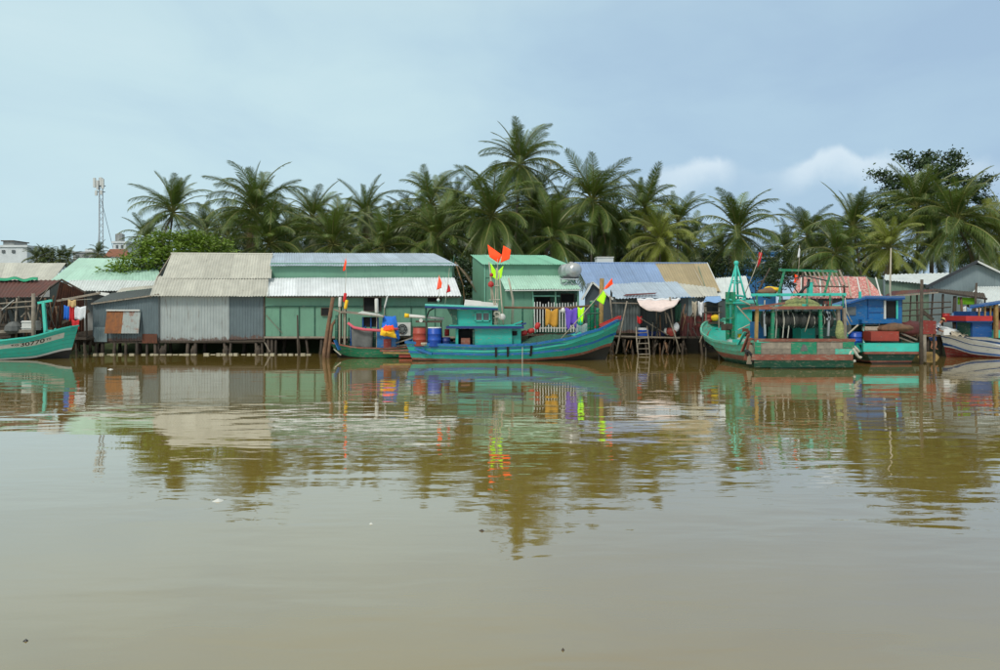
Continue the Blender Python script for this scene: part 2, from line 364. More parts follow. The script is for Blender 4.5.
def stilts(parent, xs, yb_top, Y, r=.09, m='wood_dark', lean=.12):
    for x in xs:
        t_ = P(x, yb_top, Y); b_ = Vector((t_.x + rnd.uniform(-lean, lean), Y + rnd.uniform(-.1, .1), -.7))
        post(parent, b_, t_, r * rnd.uniform(.75, 1.25), m, 'stilt')
def opening(parent, px0, px1, y0, y1, Y, name='window', fr='wood_dark', frame=True):
    q = [P(px0, y1, Y), P(px1, y1, Y), P(px1, y0, Y), P(px0, y0, Y)]
    o = part(name, MB().slab(q, .03), 'dark_void', parent)
    if frame:
        f = MB(); t_ = .05
        for i in range(4): f.beam(q[i] + Vector((0, -.05, 0)), q[(i + 1) % 4] + Vector((0, -.05, 0)), t_, t_)
        part('frame', f, fr, o)
    return o
def hang_cloth(mb, p, q, drop, seed=0, wav=.06, taper=1.0, ragged=0.0):
    p, q = Vector(p), Vector(q); rr = random.Random(seed); ph = rr.random() * 6
    def fn(u, v):
        x = .5 + (u - .5) * (1 + (taper - 1) * v)
        pt = p.lerp(q, x); sag = math.sin(math.pi * u) * .04 * (1 - v)
        dz = drop * v * (1 + ragged * (math.sin(u * 9 + ph) * .12 + mnoise.noise(Vector((u * 3 + seed, 1, 0))) * .35)) + ragged * .12 * math.exp(-((u - .5) * 6) ** 2) * (1 - v)
        return pt + Vector((0, wav * math.sin(u * 11 + ph + v * 2) * (.3 + v), -dz - sag))
    return mb.grid(fn, 10, 6)
def solidify(o, t=.012):
    m = o.modifiers.new('thickness', 'SOLIDIFY'); m.thickness = t; m.offset = 0; return o

# ------------------------------------------------------------------ water, ground
def water_material():
    m = bpy.data.materials.new('river_water'); m.use_nodes = True; t = m.node_tree; t.nodes.clear()
    o = N(t, 'ShaderNodeOutputMaterial'); b = N(t, 'ShaderNodeBsdfDiffuse'); gl = N(t, 'ShaderNodeBsdfGlossy'); gl.inputs['Color'].default_value = (1, 1, 1, 1); gl.inputs['Roughness'].default_value = .02
    fre = N(t, 'ShaderNodeFresnel'); fre.inputs['IOR'].default_value = 1.333; ms = N(t, 'ShaderNodeMixShader')
    L(t, math_n(t, 'POWER', fre.outputs[0], .52), ms.inputs[0]); L(t, b.outputs[0], ms.inputs[1]); L(t, gl.outputs[0], ms.inputs[2]); L(t, ms.outputs[0], o.inputs[0])
    geo = N(t, 'ShaderNodeNewGeometry'); pos = geo.outputs['Position']
    def mapped(sx, sy, rz=0):
        mp_ = N(t, 'ShaderNodeMapping'); L(t, pos, mp_.inputs[0]); mp_.inputs['Scale'].default_value = (sx, sy, 1); mp_.inputs['Rotation'].default_value = (0, 0, R(rz)); return mp_.outputs[0]
    silt = noise_n(t, mapped(.10, .16), 1, 4, .6, .6)
    c = ramp(t, silt, [(.3, lin(130, 109, 52)), (.7, lin(144, 122, 62))])
    L(t, c, b.inputs['Color'])
    patch = mapr(t, noise_n(t, mapped(.045, .11, 8), 1, 3, .55, .5), .36, .60, .2, 1.0)
    sp = N(t, 'ShaderNodeSeparateXYZ'); L(t, pos, sp.inputs[0])
    patch = math_n(t, 'MULTIPLY', patch, mapr(t, sp.outputs[1], 24, 40, 1, .3))          # calm in the lee of the houses
    w1 = noise_n(t, mapped(.42, 1.15, 6), 1, 2, .5, .3)
    w2 = noise_n(t, mapped(1.3, 3.6, -8), 1, 2, .5, .3)
    w3 = noise_n(t, mapped(.10, .30, 12), 1, 1, .5, .0)
    w4 = noise_n(t, mapped(5.0, 11, 4), 1, 2, .5)
    h = math_n(t, 'ADD', math_n(t, 'MULTIPLY', w1, .021), math_n(t, 'MULTIPLY', w2, .0036))
    h = math_n(t, 'MULTIPLY', h, patch)
    h = math_n(t, 'ADD', h, math_n(t, 'MULTIPLY', w3, .007))
    h = math_n(t, 'ADD', h, math_n(t, 'MULTIPLY', math_n(t, 'MULTIPLY', w4, .0004), patch))
    bn = N(t, 'ShaderNodeBump'); bn.inputs['Strength'].default_value = 1; bn.inputs['Distance'].default_value = 1.0
    L(t, h, bn.inputs['Height']); L(t, bn.outputs[0], gl.inputs['Normal']); L(t, bn.outputs[0], fre.inputs['Normal'])
    return m
wm = water_material()
mb = MB(); mb.add([(-900, -120, 0), (900, -120, 0), (900, 53.5, 0), (-900, 53.5, 0)], [(0, 1, 2, 3)])
struct('river_water', mb, wm)
def ground_material():
    m = bpy.data.materials.new('earth'); m.use_nodes = True; t = m.node_tree; b = t.nodes['Principled BSDF']
    geo = N(t, 'ShaderNodeNewGeometry'); n1 = noise_n(t, geo.outputs['Position'], .5, 6, .6); n2 = noise_n(t, geo.outputs['Position'], .05, 4, .6)
    c = ramp(t, n1, [(.3, lin(44, 37, 29)), (.7, lin(70, 60, 45))])
    c = mixc(t, mapr(t, n2, .42, .6), c, lin(66, 78, 44))
    L(t, c, b.inputs['Base Color']); b.inputs['Roughness'].default_value = .9
    bn = N(t, 'ShaderNodeBump'); bn.inputs['Distance'].default_value = .06; L(t, n1, bn.inputs['Height']); L(t, bn.outputs[0], b.inputs['Normal'])
    return m
GZ = 1.4
mb = MB(); prof = [(50.2, -.9), (51.0, -.25), (51.9, .22), (53.0, .75), (54.2, GZ), (70, GZ), (150, GZ + .3), (900, GZ + 1), (3500, GZ + 2)]
XS = [-3500, -900, -300] + list(range(-80, 81, 4)) + [300, 900, 3500]
for j, (y, z) in enumerate(prof):
    for x in XS:
        jj = .18 * mnoise.noise(Vector((x * .21, y * .3, 1))) if j < 5 else 0
        mb.v.append(Vector((x, y + jj * 2, z + jj)))
nx = len(XS)
for j in range(len(prof) - 1):
    for i in range(nx - 1): mb.f.append((j * nx + i, j * nx + i + 1, (j + 1) * nx + i + 1, (j + 1) * nx + i)); mb.m.append(0)
struct('ground', mb, ground_material(), True)

# ================================================================== houses on stilts
def deck(parent, px0, px1, py, Y0, Y1, th=.12, m='wood_dark', name='floor_deck'):
    a_, b_ = P(px0, py, Y0), P(px1, py, Y0)
    part(name, MB().box((a_.x, Y0, a_.z - th), (b_.x, Y1, a_.z)), m, parent)
def box_walls(parent, px0, px1, yt, yb, Y0, Y1, m, back=True):
    """plain side and back walls so the house is closed"""
    a_, b_ = P(px0, yb, Y0), P(px1, yb, Y0); zt = PZ(yt, Y0); t_ = .04
    part('side_wall', MB().box((a_.x, Y0 + .05, a_.z), (a_.x + t_, Y1, zt)), m, parent)
    part('side_wall', MB().box((b_.x - t_, Y0 + .05, a_.z), (b_.x, Y1, zt)), m, parent)
    if back: part('back_wall', MB().box((a_.x, Y1, a_.z), (b_.x, Y1 + t_, zt)), m, parent)

# --- tin house with the large grey roof
h = thing('tin_house', (PX(207, 48.9), 48.9, PZ(342, 48.9)), 'tin house with big pale grey corrugated roof and silvery walls beside the long green house', 'house')
sheets(h, [P(150, 296, 48.3), P(267, 296.5, 48.3), P(268.5, 276.5, 50.7), P(157, 276, 50.7)], 8, 'tin_grey_roof')
sheets(h, [P(162, 278.5, 50.35), P(271, 278.5, 50.35), P(272.5, 254, 53.3), P(172, 253.5, 53.3)], 8, 'tin_grey_roof')
part('ridge_cap', MB().tube([P(171, 253.4, 53.3), P(273, 254, 53.3)], .07, 6), 'tin_grey_roof', h)
part('gable_board', MB().beam(P(150.5, 297, 48.3), P(158, 277, 50.7), .05, .16), 'wood_grey', h)
part('gable_board', MB().beam(P(158, 277, 50.7), P(172, 254.5, 53.3), .05, .16), 'wood_grey', h)
sheets(h, vwall(157.5, 229, 295, 295, 341.5, 48.9), 5, 'tin_wall_light', 'wall_sheet', .21, .032, .05, facing=(0, -1, 0))
sheets(h, vwall(229.3, 264, 295, 295, 339.5, 48.95), 2, 'tin_wall_blue', 'wall_sheet', .19, .028, .03, facing=(0, -1, 0))
part('rail', MB().beam(P(157, 342, 48.85), P(265, 341, 48.85), .09, .12), 'wood_dark', h)
part('corner_post', MB().beam(P(264.4, 295, 48.85), P(264.4, 341, 48.85), .1), 'wood_dark', h)
deck(h, 156, 266, 341.5, 49.0, 53.2)
box_walls(h, 157.5, 264, 294, 341, 49.0, 53.2, 'tin_wall_dark')
part('gable_wall', MB().add([P(157.5, 294, 49.02), P(158.5, 277, 50.7), P(164, 262, 53.1), Vector((PX(157.5, 49), 53.1, PZ(294, 49)))], [(0, 1, 2, 3)]), 'tin_wall_dark', h)
stilts(h, (159, 166, 188, 196, 224, 231, 256, 262), 341, 48.95, .11, 'wood_dark', .2)
stilts(h, (170, 205, 245), 341, 51, .12)
for x in (163, 194, 226, 258):
    part('footing', MB().lathe(P(x, 347, 49.0) - Vector((0, 0, .2)), [(.22, -.3), (.24, 0), (.15, .16), (.12, .3)], 8), 'wood_dark', h)

# --- long green house with two silver roofs
h = thing('green_house', (PX(362, 48.8), 48.8, PZ(338, 48.8)), 'long green tin house with two silver roofs, one above the other', 'house')
sheets(h, [P(270, 266, 51.0), P(458, 265.5, 51.0), P(434, 253.5, 54.2), P(272.5, 253, 54.2)], 12, 'tin_silver_blue', pitch=.2)
part('wall_band', MB().slab(vwall(271, 452, 263, 263, 280, 51.45), .04), 'tin_wall_green', h)
sheets(h, [P(267, 296, 48.2), P(461, 296, 48.2), P(454, 277.5, 51.3), P(268.5, 278, 51.3)], 13, 'tin_silver', pitch=.2)
part('fascia', MB().beam(P(267, 297, 48.28), P(460, 297, 48.28), .05, .1), 'wood_dark', h)
part('roof_post', MB().beam(P(268, 278, 51.28), P(268, 295, 48.2), .06, .12), 'white_paint', h)
sheets(h, vwall(265, 460, 294, 294, 306, 48.85), 9, 'tin_wall_green', 'wall_panel', .5, .006, .0, facing=(0, -1, 0))
sheets(h, vwall(265, 460, 306, 306, 336.5, 48.88), 11, 'tin_wall_green', 'wall_panel', .5, .006, .0, facing=(0, -1, 0))
part('batten', MB().beam(P(265, 306.3, 48.8), P(460, 306.3, 48.8), .04, .07), 'green_dark', h)
for x in (280, 299, 314.5, 345, 385, 411, 435):
    part('batten', MB().beam(P(x, 307, 48.82), P(x, 336, 48.82), .05, .03), 'green_dark', h)
part('brace', MB().beam(P(266, 315, 48.78), P(282, 333, 48.78), .05, .03), 'wood_grey', h)
part('sill_beam', MB().beam(P(264.5, 337.3, 48.78), P(461, 337.3, 48.78), .1, .12), 'wood_grey', h)
opening(h, 321.5, 331, 308, 315.5, 48.8); opening(h, 364, 381, 296.5, 311, 48.8); opening(h, 428, 441, 296.5, 301.5, 48.8)
deck(h, 265, 460, 337.5, 48.95, 54)
box_walls(h, 265.5, 459, 294, 337, 48.95, 54.0, 'tin_wall_green')
part('upper_side_wall', MB().add([Vector((PX(452, 51.5), 51.5, PZ(280, 51.5))), Vector((PX(452, 51.5), 54, PZ(280, 51.5))), Vector((PX(452, 51.5), 54, PZ(254, 54))), P(452, 265, 51.5)], [(0, 1, 2, 3)]), 'tin_wall_green', h)
stilts(h, (268, 272, 276, 298, 306, 322, 346, 370, 392, 418, 440, 455), 337.5, 48.95, .11, 'wood_dark', .25)
stilts(h, (285, 330, 380, 430), 337.5, 51, .12)
part('diagonal_brace', MB().tube([P(270, 352, 48.9), P(264, 341, 48.9)], .05), 'wood_grey', h)
# air-conditioning unit on its wall
ac = thing('air_conditioner', P(402.5, 336, 48.6), 'pale outdoor air conditioner unit with round fan grille on the green wall', 'air conditioner')
a_, b_ = P(395.5, 335.5, 48.3), P(410.5, 322.5, 48.3)
part('case', MB().box((a_.x, 48.3, a_.z), (b_.x, 48.68, b_.z)), 'white_paint', ac)
cfan = P(402.5, 329, 48.28)
part('fan_recess', MB().lathe(cfan, [(.33, 0), (.33, .03)], 18, (0, -1, 0)), 'black_plastic', ac)
g = MB()
for r_ in (.33, .22, .1):
    g.tube([cfan + Vector((math.cos(k * math.pi / 9) * r_, -.045, math.sin(k * math.pi / 9) * r_)) for k in range(19)], .013, 4)
for k in range(4): d = Vector((math.cos(k * .785), 0, math.sin(k * .785))) * .33; g.tube([cfan - d + Vector((0, -.04, 0)), cfan + d + Vector((0, -.04, 0))], .01, 4)
part('fan_grille', g, 'tin_wall_light', ac)
part('bracket', MB().beam(P(396, 336, 48.3), P(410, 336, 48.3), .3, .05), 'steel_dark', ac)

# --- small green house with mint roof and a veranda
h = thing('veranda_house', (PX(530, 48.9), 48.9, PZ(334, 48.9)), 'small green house with mint roofs and a fenced veranda behind the teal boat', 'house')
sheets(h, [P(483, 264.5, 50.6), P(569, 264.5, 50.6), P(546, 255.5, 53.4), P(470.5, 254.8, 53.4)], 6, 'tin_mint_roof', pitch=.18)
sheets(h, vwall(484.5, 568, 264, 264, 277.5, 50.9), 5, 'tin_wall_green', 'wall_panel', .5, .006, 0, facing=(0, -1, 0))
sheets(h, [P(505, 289.5, 48.4), P(581, 289, 48.4), P(570, 275.5, 50.95), P(499, 275.5, 50.95)], 6, 'tin_mint_pale', pitch=.18)
part('fascia', MB().beam(P(505, 290.4, 48.45), P(580, 290, 48.45), .04, .09), 'white_paint', h)
sheets(h, vwall(484.5, 506, 276.5, 276.5, 334, 50.95), 2, 'tin_wall_green', 'wall_panel', .5, .006, 0, facing=(0, -1, 0))
part('porch_side', MB().box((PX(505.5, 48.95), 48.98, PZ(334, 48.95)), (PX(505.5, 48.95) + .04, 50.95, PZ(289, 48.95))), 'tin_wall_green', h)
sheets(h, vwall(505, 533, 288.5, 288.5, 334, 48.95), 2, 'tin_wall_green', 'wall_panel', .5, .006, 0, facing=(0, -1, 0))
sheets(h, [P(472.5, 332, 53.2), P(484.5, 334, 50.9), P(484.5, 264.5, 50.9), P(472.5, 256, 53.2)], 3, 'tin_wall_green', 'side_sheet', .5, .006, 0, facing=(-1, -1, 0))
part('corner_trim', MB().beam(P(484.8, 265, 50.85), P(484.8, 333, 50.85), .06), 'tin_mint_roof', h)
part('corner_trim', MB().beam(P(532.5, 290, 48.9), P(535.5, 333, 48.9), .09), 'tin_mint_roof', h)
part('veranda_back', MB().slab(vwall(532, 579, 286, 286, 334, 50.4), .04), 'green_dark', h)
part('veranda_beam', MB().beam(P(533, 296, 48.95), P(560, 296, 48.95), .04, .08), 'tin_mint_roof', h)
part('veranda_post', MB().beam(P(555.5, 290, 48.8), P(555.5, 333, 48.8), .09), 'tin_wall_green', h)
part('veranda_post', MB().beam(P(578, 290, 48.8), P(578, 333, 48.8), .09), 'tin_wall_green', h)
opening(h, 561, 574, 294, 302, 50.3)
opening(h, 536, 550, 297, 318, 50.3, 'doorway')
box_walls(h, 532, 579, 288, 334, 50.45, 53.2, 'tin_wall_green')
part('gable_panel', MB().slab([P(568, 277, 50.95), Vector((PX(568, 50.95), 53.2, PZ(277, 50.95))), Vector((PX(568, 50.95), 53.2, PZ(257, 53.2))), P(568, 264, 50.95)], .03), 'tin_wall_green', h)
deck(h, 485, 580, 334, 48.7, 53.2)
stilts(h, (487, 500, 515, 530, 545, 560, 577), 334, 48.95, .11)
fen = thing('picket_fence', (PX(556, 48.6), 48.6, PZ(334, 48.6)), 'row of pale upright pickets fencing the veranda of the small green house', 'fence')
pk = MB().box((-.035, -.02, 0), (.035, .02, 1.95)); pk.add([(-.035, 0, 1.95), (.035, 0, 1.95), (0, 0, 2.03)], [(0, 1, 2)])
pkm = mesh_of(pk, 'picket', 'white_paint', Vector((0, 0, 0)))
for i in range(16):
    x = 534.5 + i * 2.8; b_ = P(x, 332, 48.58)
    place('picket', pkm, Matrix.Translation(b_) @ Matrix.Diagonal((1, 1, rnd.uniform(.94, 1.02), 1)), fen)
for y in (308, 328): part('fence_rail', MB().beam(P(533.5, y, 48.62), P(578.5, y, 48.62), .04, .06), 'white_paint', fen)
# stainless water tank
t_ = thing('water_tank', P(570, 289, 49.2), 'shiny stainless steel water tank lying on a stand at the mint roof corner', 'water tank')
ctr = P(571.5, 270.5, 49.6); ax = Vector((.42, -1, 0)).normalized()
part('tank', MB().lathe(ctr - ax * 1.1, [(.05, -.16), (.28, -.12), (.45, -.03), (.5, .05), (.5, .5), (.515, .53), (.5, .56), (.5, 1.1), (.515, 1.13), (.5, 1.16), (.5, 1.6), (.45, 1.72), (.28, 1.82), (.05, 1.86)], 22, ax), 'steel', t_, True)
part('stand', MB().beam(P(560, 279, 49.2), P(578, 279.5, 49.0), .5, .07).beam(P(561, 279, 49.4), P(562, 289, 49.4), .06).beam(P(577, 279, 49.2), P(578, 288, 49.2), .06).beam(P(569, 280, 49.0), P(561, 288, 49.0), .04).beam(P(569, 280, 49.0), P(577, 288, 49.0), .04).beam(P(562, 284, 49.1), P(577, 284.5, 49.1), .04), 'steel', t_)
part('saddle', MB().beam(P(563, 277, 49.4), P(579, 277.3, 49.2), .1, .16), 'steel_dark', t_)
part('lid', MB().lathe(ctr + Vector((0, .1, .48)), [(.16, 0), (.17, .08), (.1, .12)], 12), 'steel', t_)

# --- blue and tan roofed shack on stilts, with its small gable and awning
h = thing('stilt_shack', (PX(655, 48.9), 48.9, PZ(336, 48.9)), 'ramshackle grey stilt shack with blue and tan roof, beside the teal boat bow', 'house')
sheets(h, [P(588, 288, 51.6), P(668, 288, 51.6), P(655.5, 263.5, 55.4), P(575, 263, 55.4)], 6, 'tin_blue_roof', pitch=.2)
sheets(h, [P(668, 288.5, 51.6), P(720, 291.5, 51.6), P(706.5, 263.5, 55.4), P(655.5, 263.5, 55.4)], 4, 'tin_tan_roof', pitch=.2)
part('seam_strip', MB().beam(P(705, 290.5, 51.5), P(692, 264, 55.35), .06, .03), 'bamboo', h)
part('ridge_cap', MB().tube([P(574, 262.8, 55.4), P(707, 263.2, 55.4)], .06), 'tin_blue_roof', h)
sheets(h, [P(616, 298.5, 48.3), P(691, 297, 48.3), P(677, 282, 51.2), P(607, 283.5, 51.2)], 6, 'tin_silver_blue', pitch=.2, rough_edge=.16)
sheets(h, [P(690, 297, 48.5), P(718, 297, 48.6), P(716, 288, 51.2), P(676, 283, 51.2)], 2, 'tin_grey_roof', pitch=.2, rough_edge=.16)
part('rust_patch', MB().slab([P(623, 296, 48.45), P(655, 294, 48.45), P(657, 292.8, 48.7), P(626, 294.3, 48.7)], .015), 'tin_maroon', h)
# small front gable
part('gable_wall', MB().add([P(585, 334, 48.7), P(611, 334, 48.7), P(611, 298, 48.7), P(592.5, 284.5, 48.7), P(585, 297, 48.7)] + [p + Vector((0, .05, 0)) for p in (P(585, 334, 48.7), P(611, 334, 48.7), P(611, 298, 48.7), P(592.5, 284.5, 48.7), P(585, 297, 48.7))], [(4, 3, 2, 1, 0), (5, 6, 7, 8, 9), (0, 1, 6, 5), (2, 3, 8, 7), (3, 4, 9, 8), (1, 2, 7, 6), (4, 0, 5, 9)]), 'tin_slate', h)
sheets(h, [P(581.5, 299.5, 48.5), P(581.5, 299.5, 51.4) + Vector((.15, 0, 0)), Vector((PX(592.5, 48.5), 51.4, PZ(282.5, 48.5))), P(592.5, 282.5, 48.5)], 3, 'tin_silver_blue', 'gable_sheet', .17, facing=(-1, 0, 1))
sheets(h, [P(613, 299, 48.5), Vector((PX(613, 48.5), 51.4, PZ(299, 48.5))), Vector((PX(592.7, 48.5), 51.4, PZ(282.3, 48.5))), P(592.7, 282.3, 48.5)], 3, 'tin_silver_blue', 'gable_sheet', .17, facing=(1, 0, 1))
part('barge_board', MB().beam(P(581.5, 299.8, 48.42), P(592.5, 282.2, 48.42), .04, .12), 'white_paint', h)
part('barge_board', MB().beam(P(592.5, 282.2, 48.42), P(613, 299.5, 48.42), .04, .12), 'white_paint', h)
# front wall
sheets(h, vwall(604, 640, 297, 297, 333, 48.9), 3, 'tin_wall_dark', 'wall_sheet', .21, .032, .04, facing=(0, -1, 0))
sheets(h, vwall(640, 682, 298, 298, 337, 50.0), 3, 'tin_wall_dark', 'back_sheet', .17, .016, .04, facing=(0, -1, 0))
sheets(h, vwall(680, 706, 297, 297, 318, 48.85), 3, lambda i: ('tin_wall_dark', 'tin_wall_grey', 'tin_wall_dark')[i], 'wall_sheet', .21, .032, .1, facing=(0, -1, 0))
sheets(h, vwall(680, 705, 317, 317, 337, 48.8), 3, 'tin_maroon', 'wall_sheet', .21, .032, .12, facing=(0, -1, 0))
box_walls(h, 604, 706, 298, 336, 49.0, 54.5, 'tin_wall_dark')
part('back_gable', MB().slab([P(706, 298, 51.6), Vector((PX(706, 51.6), 54.5, PZ(298, 51.6))), P(698, 266, 54.9), P(706, 290, 51.6)], .04), 'tin_wall_sage', h)
part('barge_board', MB().beam(P(720.5, 292, 51.6), P(707, 263.5, 55.4), .06, .18), 'white_paint', h)
deck(h, 600, 708, 336.5, 48.3, 54.3)
for x0, y0, x1, y1, Y in ((616, 354, 627, 301, 48.0), (670, 297, 674, 340, 48.1), (667, 313, 680, 352, 47.9), (610, 296, 613, 330, 48.3), (705, 300, 706, 345, 48.5), (640, 338, 637, 352, 48.3)):
    post(h, P(x0, y0, Y), P(x1, y1, Y), .055, 'wood_grey')
part('cross_rail', MB().tube([P(612, 303, 48.2), P(642, 303.5, 48.2)], .045), 'wood_grey', h)
part('cross_rail', MB().tube([P(640, 318, 48.4), P(668, 335, 48.2)], .035), 'wood_grey', h)
part('cross_rail', MB().tube([P(604, 336, 48.2), P(680, 338, 48.0)], .06), 'wood_grey', h)
stilts(h, (606, 614, 622, 630, 645, 656, 666, 671, 677, 684, 700), 336, 48.5, .075, 'wood_dark', .45)
stilts(h, (612, 640, 670, 700), 336, 50.4, .1)
aw = thing('awning', P(658, 313, 48), 'sagging pinkish white tarpaulin awning over the stilt shack platform', 'awning')
def awn(u, v):
    p = P(637, 299.5, 48.3).lerp(P(680, 299.5, 48.3), u); q = P(640, 306, 46.9).lerp(P(676, 304.5, 46.9), u)
    r_ = p.lerp(q, v); r_.z -= .22 * math.sin(math.pi * u) * v + .03 * math.sin(u * 17 + v * 4); return r_
solidify(part('canopy', MB().grid(awn, 16, 6), 'cloth_pink', aw, True))
def awv(u, v):
    p = awn(u, 1.0); return p + Vector((0, .02 * math.sin(u * 20), -.20 * v * math.sin(math.pi * min(1, max(0, u))) ** .5))
solidify(part('front_flap', MB().grid(awv, 16, 3), 'cloth_pink', aw, True))
solidify(part('rolled_edge', MB().tube([awn(k / 12, .02) + Vector((0, -.03, .04 * math.sin(k * 2.2))) for k in range(13)], .09, 7), 'cloth_white', aw, True))
ld = thing('ladder', P(642, 354, 47.7), 'grey wooden ladder rising from the water to the stilt shack', 'ladder')
post(ld, P(638.5, 358, 47.4), P(636, 327, 48.1), .045, 'wood_grey', 'rail'); post(ld, P(650, 358, 47.4), P(647, 326, 48.1), .045, 'wood_grey', 'rail')
for k in range(5):
    f_ = .12 + k * .17
    part('rung', MB().tube([P(638.5, 358, 47.4).lerp(P(636, 327, 48.1), f_), P(650, 358, 47.4).lerp(P(647, 326, 48.1), f_)], .035), 'wood_grey', ld)

# --- left: far roofs and shacks
h = thing('mint_roof_house', (PX(108, 55), 55, GZ), 'house with wide pale mint metal roof at the left, behind the shacks', 'house')
sheets(h, [P(50, 281, 54.5), P(162, 281, 54.5), P(154, 259, 59.5), P(79, 258, 59.5)], 8, 'tin_mint_pale', pitch=.3, amp=.014)
sheets(h, [P(66, 291, 52.6), P(150, 291, 52.6), P(157, 280.5, 54.6), P(70, 280, 54.6)], 6, 'tin_white', pitch=.2)
part('front_wall', MB().slab(vwall(70, 158, 282, 282, 336, 54.7), .05), 'concrete_grey', h)
box_walls(h, 70, 158, 283, 336, 54.8, 59, 'concrete_grey')
h = thing('grey_roof_house', (PX(20, 58), 58, GZ), 'low house with plain dull grey roof at the far left edge', 'house')
sheets(h, [P(-30, 281, 56.5), P(52, 281, 56.5), P(66, 263, 61), P(-30, 263, 61)], 8, 'tin_grey_roof', pitch=.22, amp=.012)
part('front_wall', MB().slab(vwall(-30, 50, 281, 281, 330, 57), .05), 'concrete_grey', h)
box_walls(h, -30, 50, 281, 330, 57, 60.8, 'concrete_grey')
h = thing('rust_shack', (PX(35, 49), 49, .3), 'rusty brown shack with dark red tin roof behind the left boat', 'house')
sheets(h, [P(-30, 298.5, 47.6), P(40, 296.5, 47.6), P(62, 280, 51.2), P(-30, 280.5, 51.2)], 7, 'tin_brown_roof', pitch=.2)
sheets(h, [P(48, 334, 48.6), P(84, 334, 50.2), P(84, 292, 50.2), P(60, 281, 48.8)], 6, 'tin_rust', 'wall_sheet', .21, .032, .1, facing=(0, -1, 0))
part('barge_board', MB().beam(P(62, 280, 51), P(86, 293, 50.1), .06, .12), 'wood_dark', h)
part('barge_board', MB().beam(P(38, 296.5, 47.6), P(62, 279.6, 51.1), .06, .12), 'wood_dark', h)
part('back_wall', MB().slab(vwall(-30, 50, 297, 297, 338, 50.6), .05), 'tin_wall_dark', h)
part('left_wall', MB().box((PX(-30, 50), 47.8, .9), (PX(-30, 50) + .05, 51, 4.2)), 'tin_rust', h)
deck(h, -30, 86, 338, 47.6, 51.0)
stilts(h, (2, 12, 24, 38, 52, 64, 76, 84), 338, 47.9, .09, 'wood_dark', .3)
for x, yt, yb in ((16, 298, 340), (33.5, 296, 338), (25, 300, 340), (46, 300, 338), (6, 299, 340)):
    post(h, P(x, yb, 47.5), P(x + 1, yt, 47.5), .07, 'wood_grey' if x in (16, 33.5) else 'wood_dark')
for y in (303, 308): part('cross_rail', MB().tube([P(-20, y + 2, 47.3), P(36, y - 2, 47.3)], .05), 'wood_grey', h)
part('plank_rail', MB().beam(P(-20, 332, 47.0), P(32, 331, 47.0), .06, .2), 'wood_grey', h)
for i, (x0, y0, x1, y1) in enumerate(((2, 310, 14, 300), (40, 300, 50, 286), (28, 312, 34, 330))):
    part('loose_board', MB().beam(P(x0, y0, 47.2), P(x1, y1, 47.3), .1, .03), 'wood_grey' if i else 'white_paint', h)
solidify(solo('tarpaulin', MB().grid(lambda u, v: P(-20 + 58 * u, 281.5 - 2.6 * v - .8 * math.sin(u * 14), 50.6 + .7 * v) + Vector((0, 0, .08 + .04 * math.sin(u * 23))), 24, 4), 'cloth_green', 'green tarpaulin laid along the ridge of the rusty shack roof', 'tarpaulin', smooth=True))
h = thing('blue_grey_shack', (PX(125, 48.7), 48.7, PZ(341, 48.7)), 'low blue-grey tin shack on stilts with a rust-streaked window flap', 'house')
sheets(h, [P(93, 341, 48.7), P(158, 341, 48.7), P(158, 294, 48.7), P(93, 303, 48.7)], 5, 'tin_wall_blue', 'wall_sheet', .19, .028, .05, facing=(0, -1, 0))
sheets(h, [P(91, 303.5, 48.45), P(160, 294, 48.45), P(160, 287.5, 51.6), P(112, 293, 51.6)], 4, 'tin_wall_dark', pitch=.2)
part('eave_board', MB().beam(P(91, 304, 48.42), P(159, 294.6, 48.42), .04, .09), 'wood_grey', h)
hq = [P(104.5, 333.5, 48.2), P(138.5, 333.5, 48.2), P(140.5, 311, 48.62), P(107, 311, 48.62)]
sheets(h, hq, 2, lambda i: ('tin_hatch_rust', 'tin_hatch')[i], 'window_flap', .2, .012, .02, facing=(0, -1, .2))
part('flap_rail', MB().beam(hq[3] + Vector((0, -.08, .05)), hq[2] + Vector((0, -.08, .05)), .07, .1), 'white_paint', h)
sheets(h, vwall(94, 107, 327, 327, 342, 48.6), 1, 'tin_wall_grey', 'patch_sheet', .15, .014, .05, facing=(0, -1, 0))
sheets(h, vwall(142, 157, 334, 334, 343, 48.62), 1, 'tin_rust', 'patch_sheet', .15, .014, .05, facing=(0, -1, 0))
part('side_wall', MB().box((PX(93, 48.7), 48.75, .9), (PX(93, 48.7) + .05, 51.5, PZ(304, 48.7))), 'tin_wall_dark', h)
deck(h, 92, 158, 341.5, 48.75, 52)
stilts(h, (96, 103, 115, 126, 137, 147, 155), 341, 48.8, .11, 'wood_dark', .12)
stilts(h, (100, 120, 140), 341, 50.5, .12)
lt = thing('lean_to', (PX(130, 52), 52, .8), 'small lean-to roof of grey sheets wedged between shack and grey roof', 'shed')
sheets(lt, [P(112, 296, 51.4), P(156, 290, 51.4), P(157, 285, 53), P(122, 288, 53)], 3, 'tin_grey_roof', pitch=.2)
part('wall', MB().slab(vwall(126, 157, 291, 288, 300, 51.7), .04), 'cloth_green', lt)
part('post', MB().beam(P(116, 296, 51.5), P(116, 338, 51.5), .1).beam(P(152, 290, 51.5), P(152, 338, 51.5), .1), 'wood_dark', lt)
part('white_sheet', MB().slab([P(97, 294, 51), P(112, 298, 51), P(109, 293.5, 51.6), P(96, 292, 51.6)], .03), 'white_paint', lt)
gp = thing('gangway_pole', P(70, 300, 48), 'long pale timber pole sloping beside the rusty shack', 'pole')
part('timber', MB().beam(P(57, 301, 48.2), P(100, 293, 48.2), .12, .14), 'wood_grey', gp)
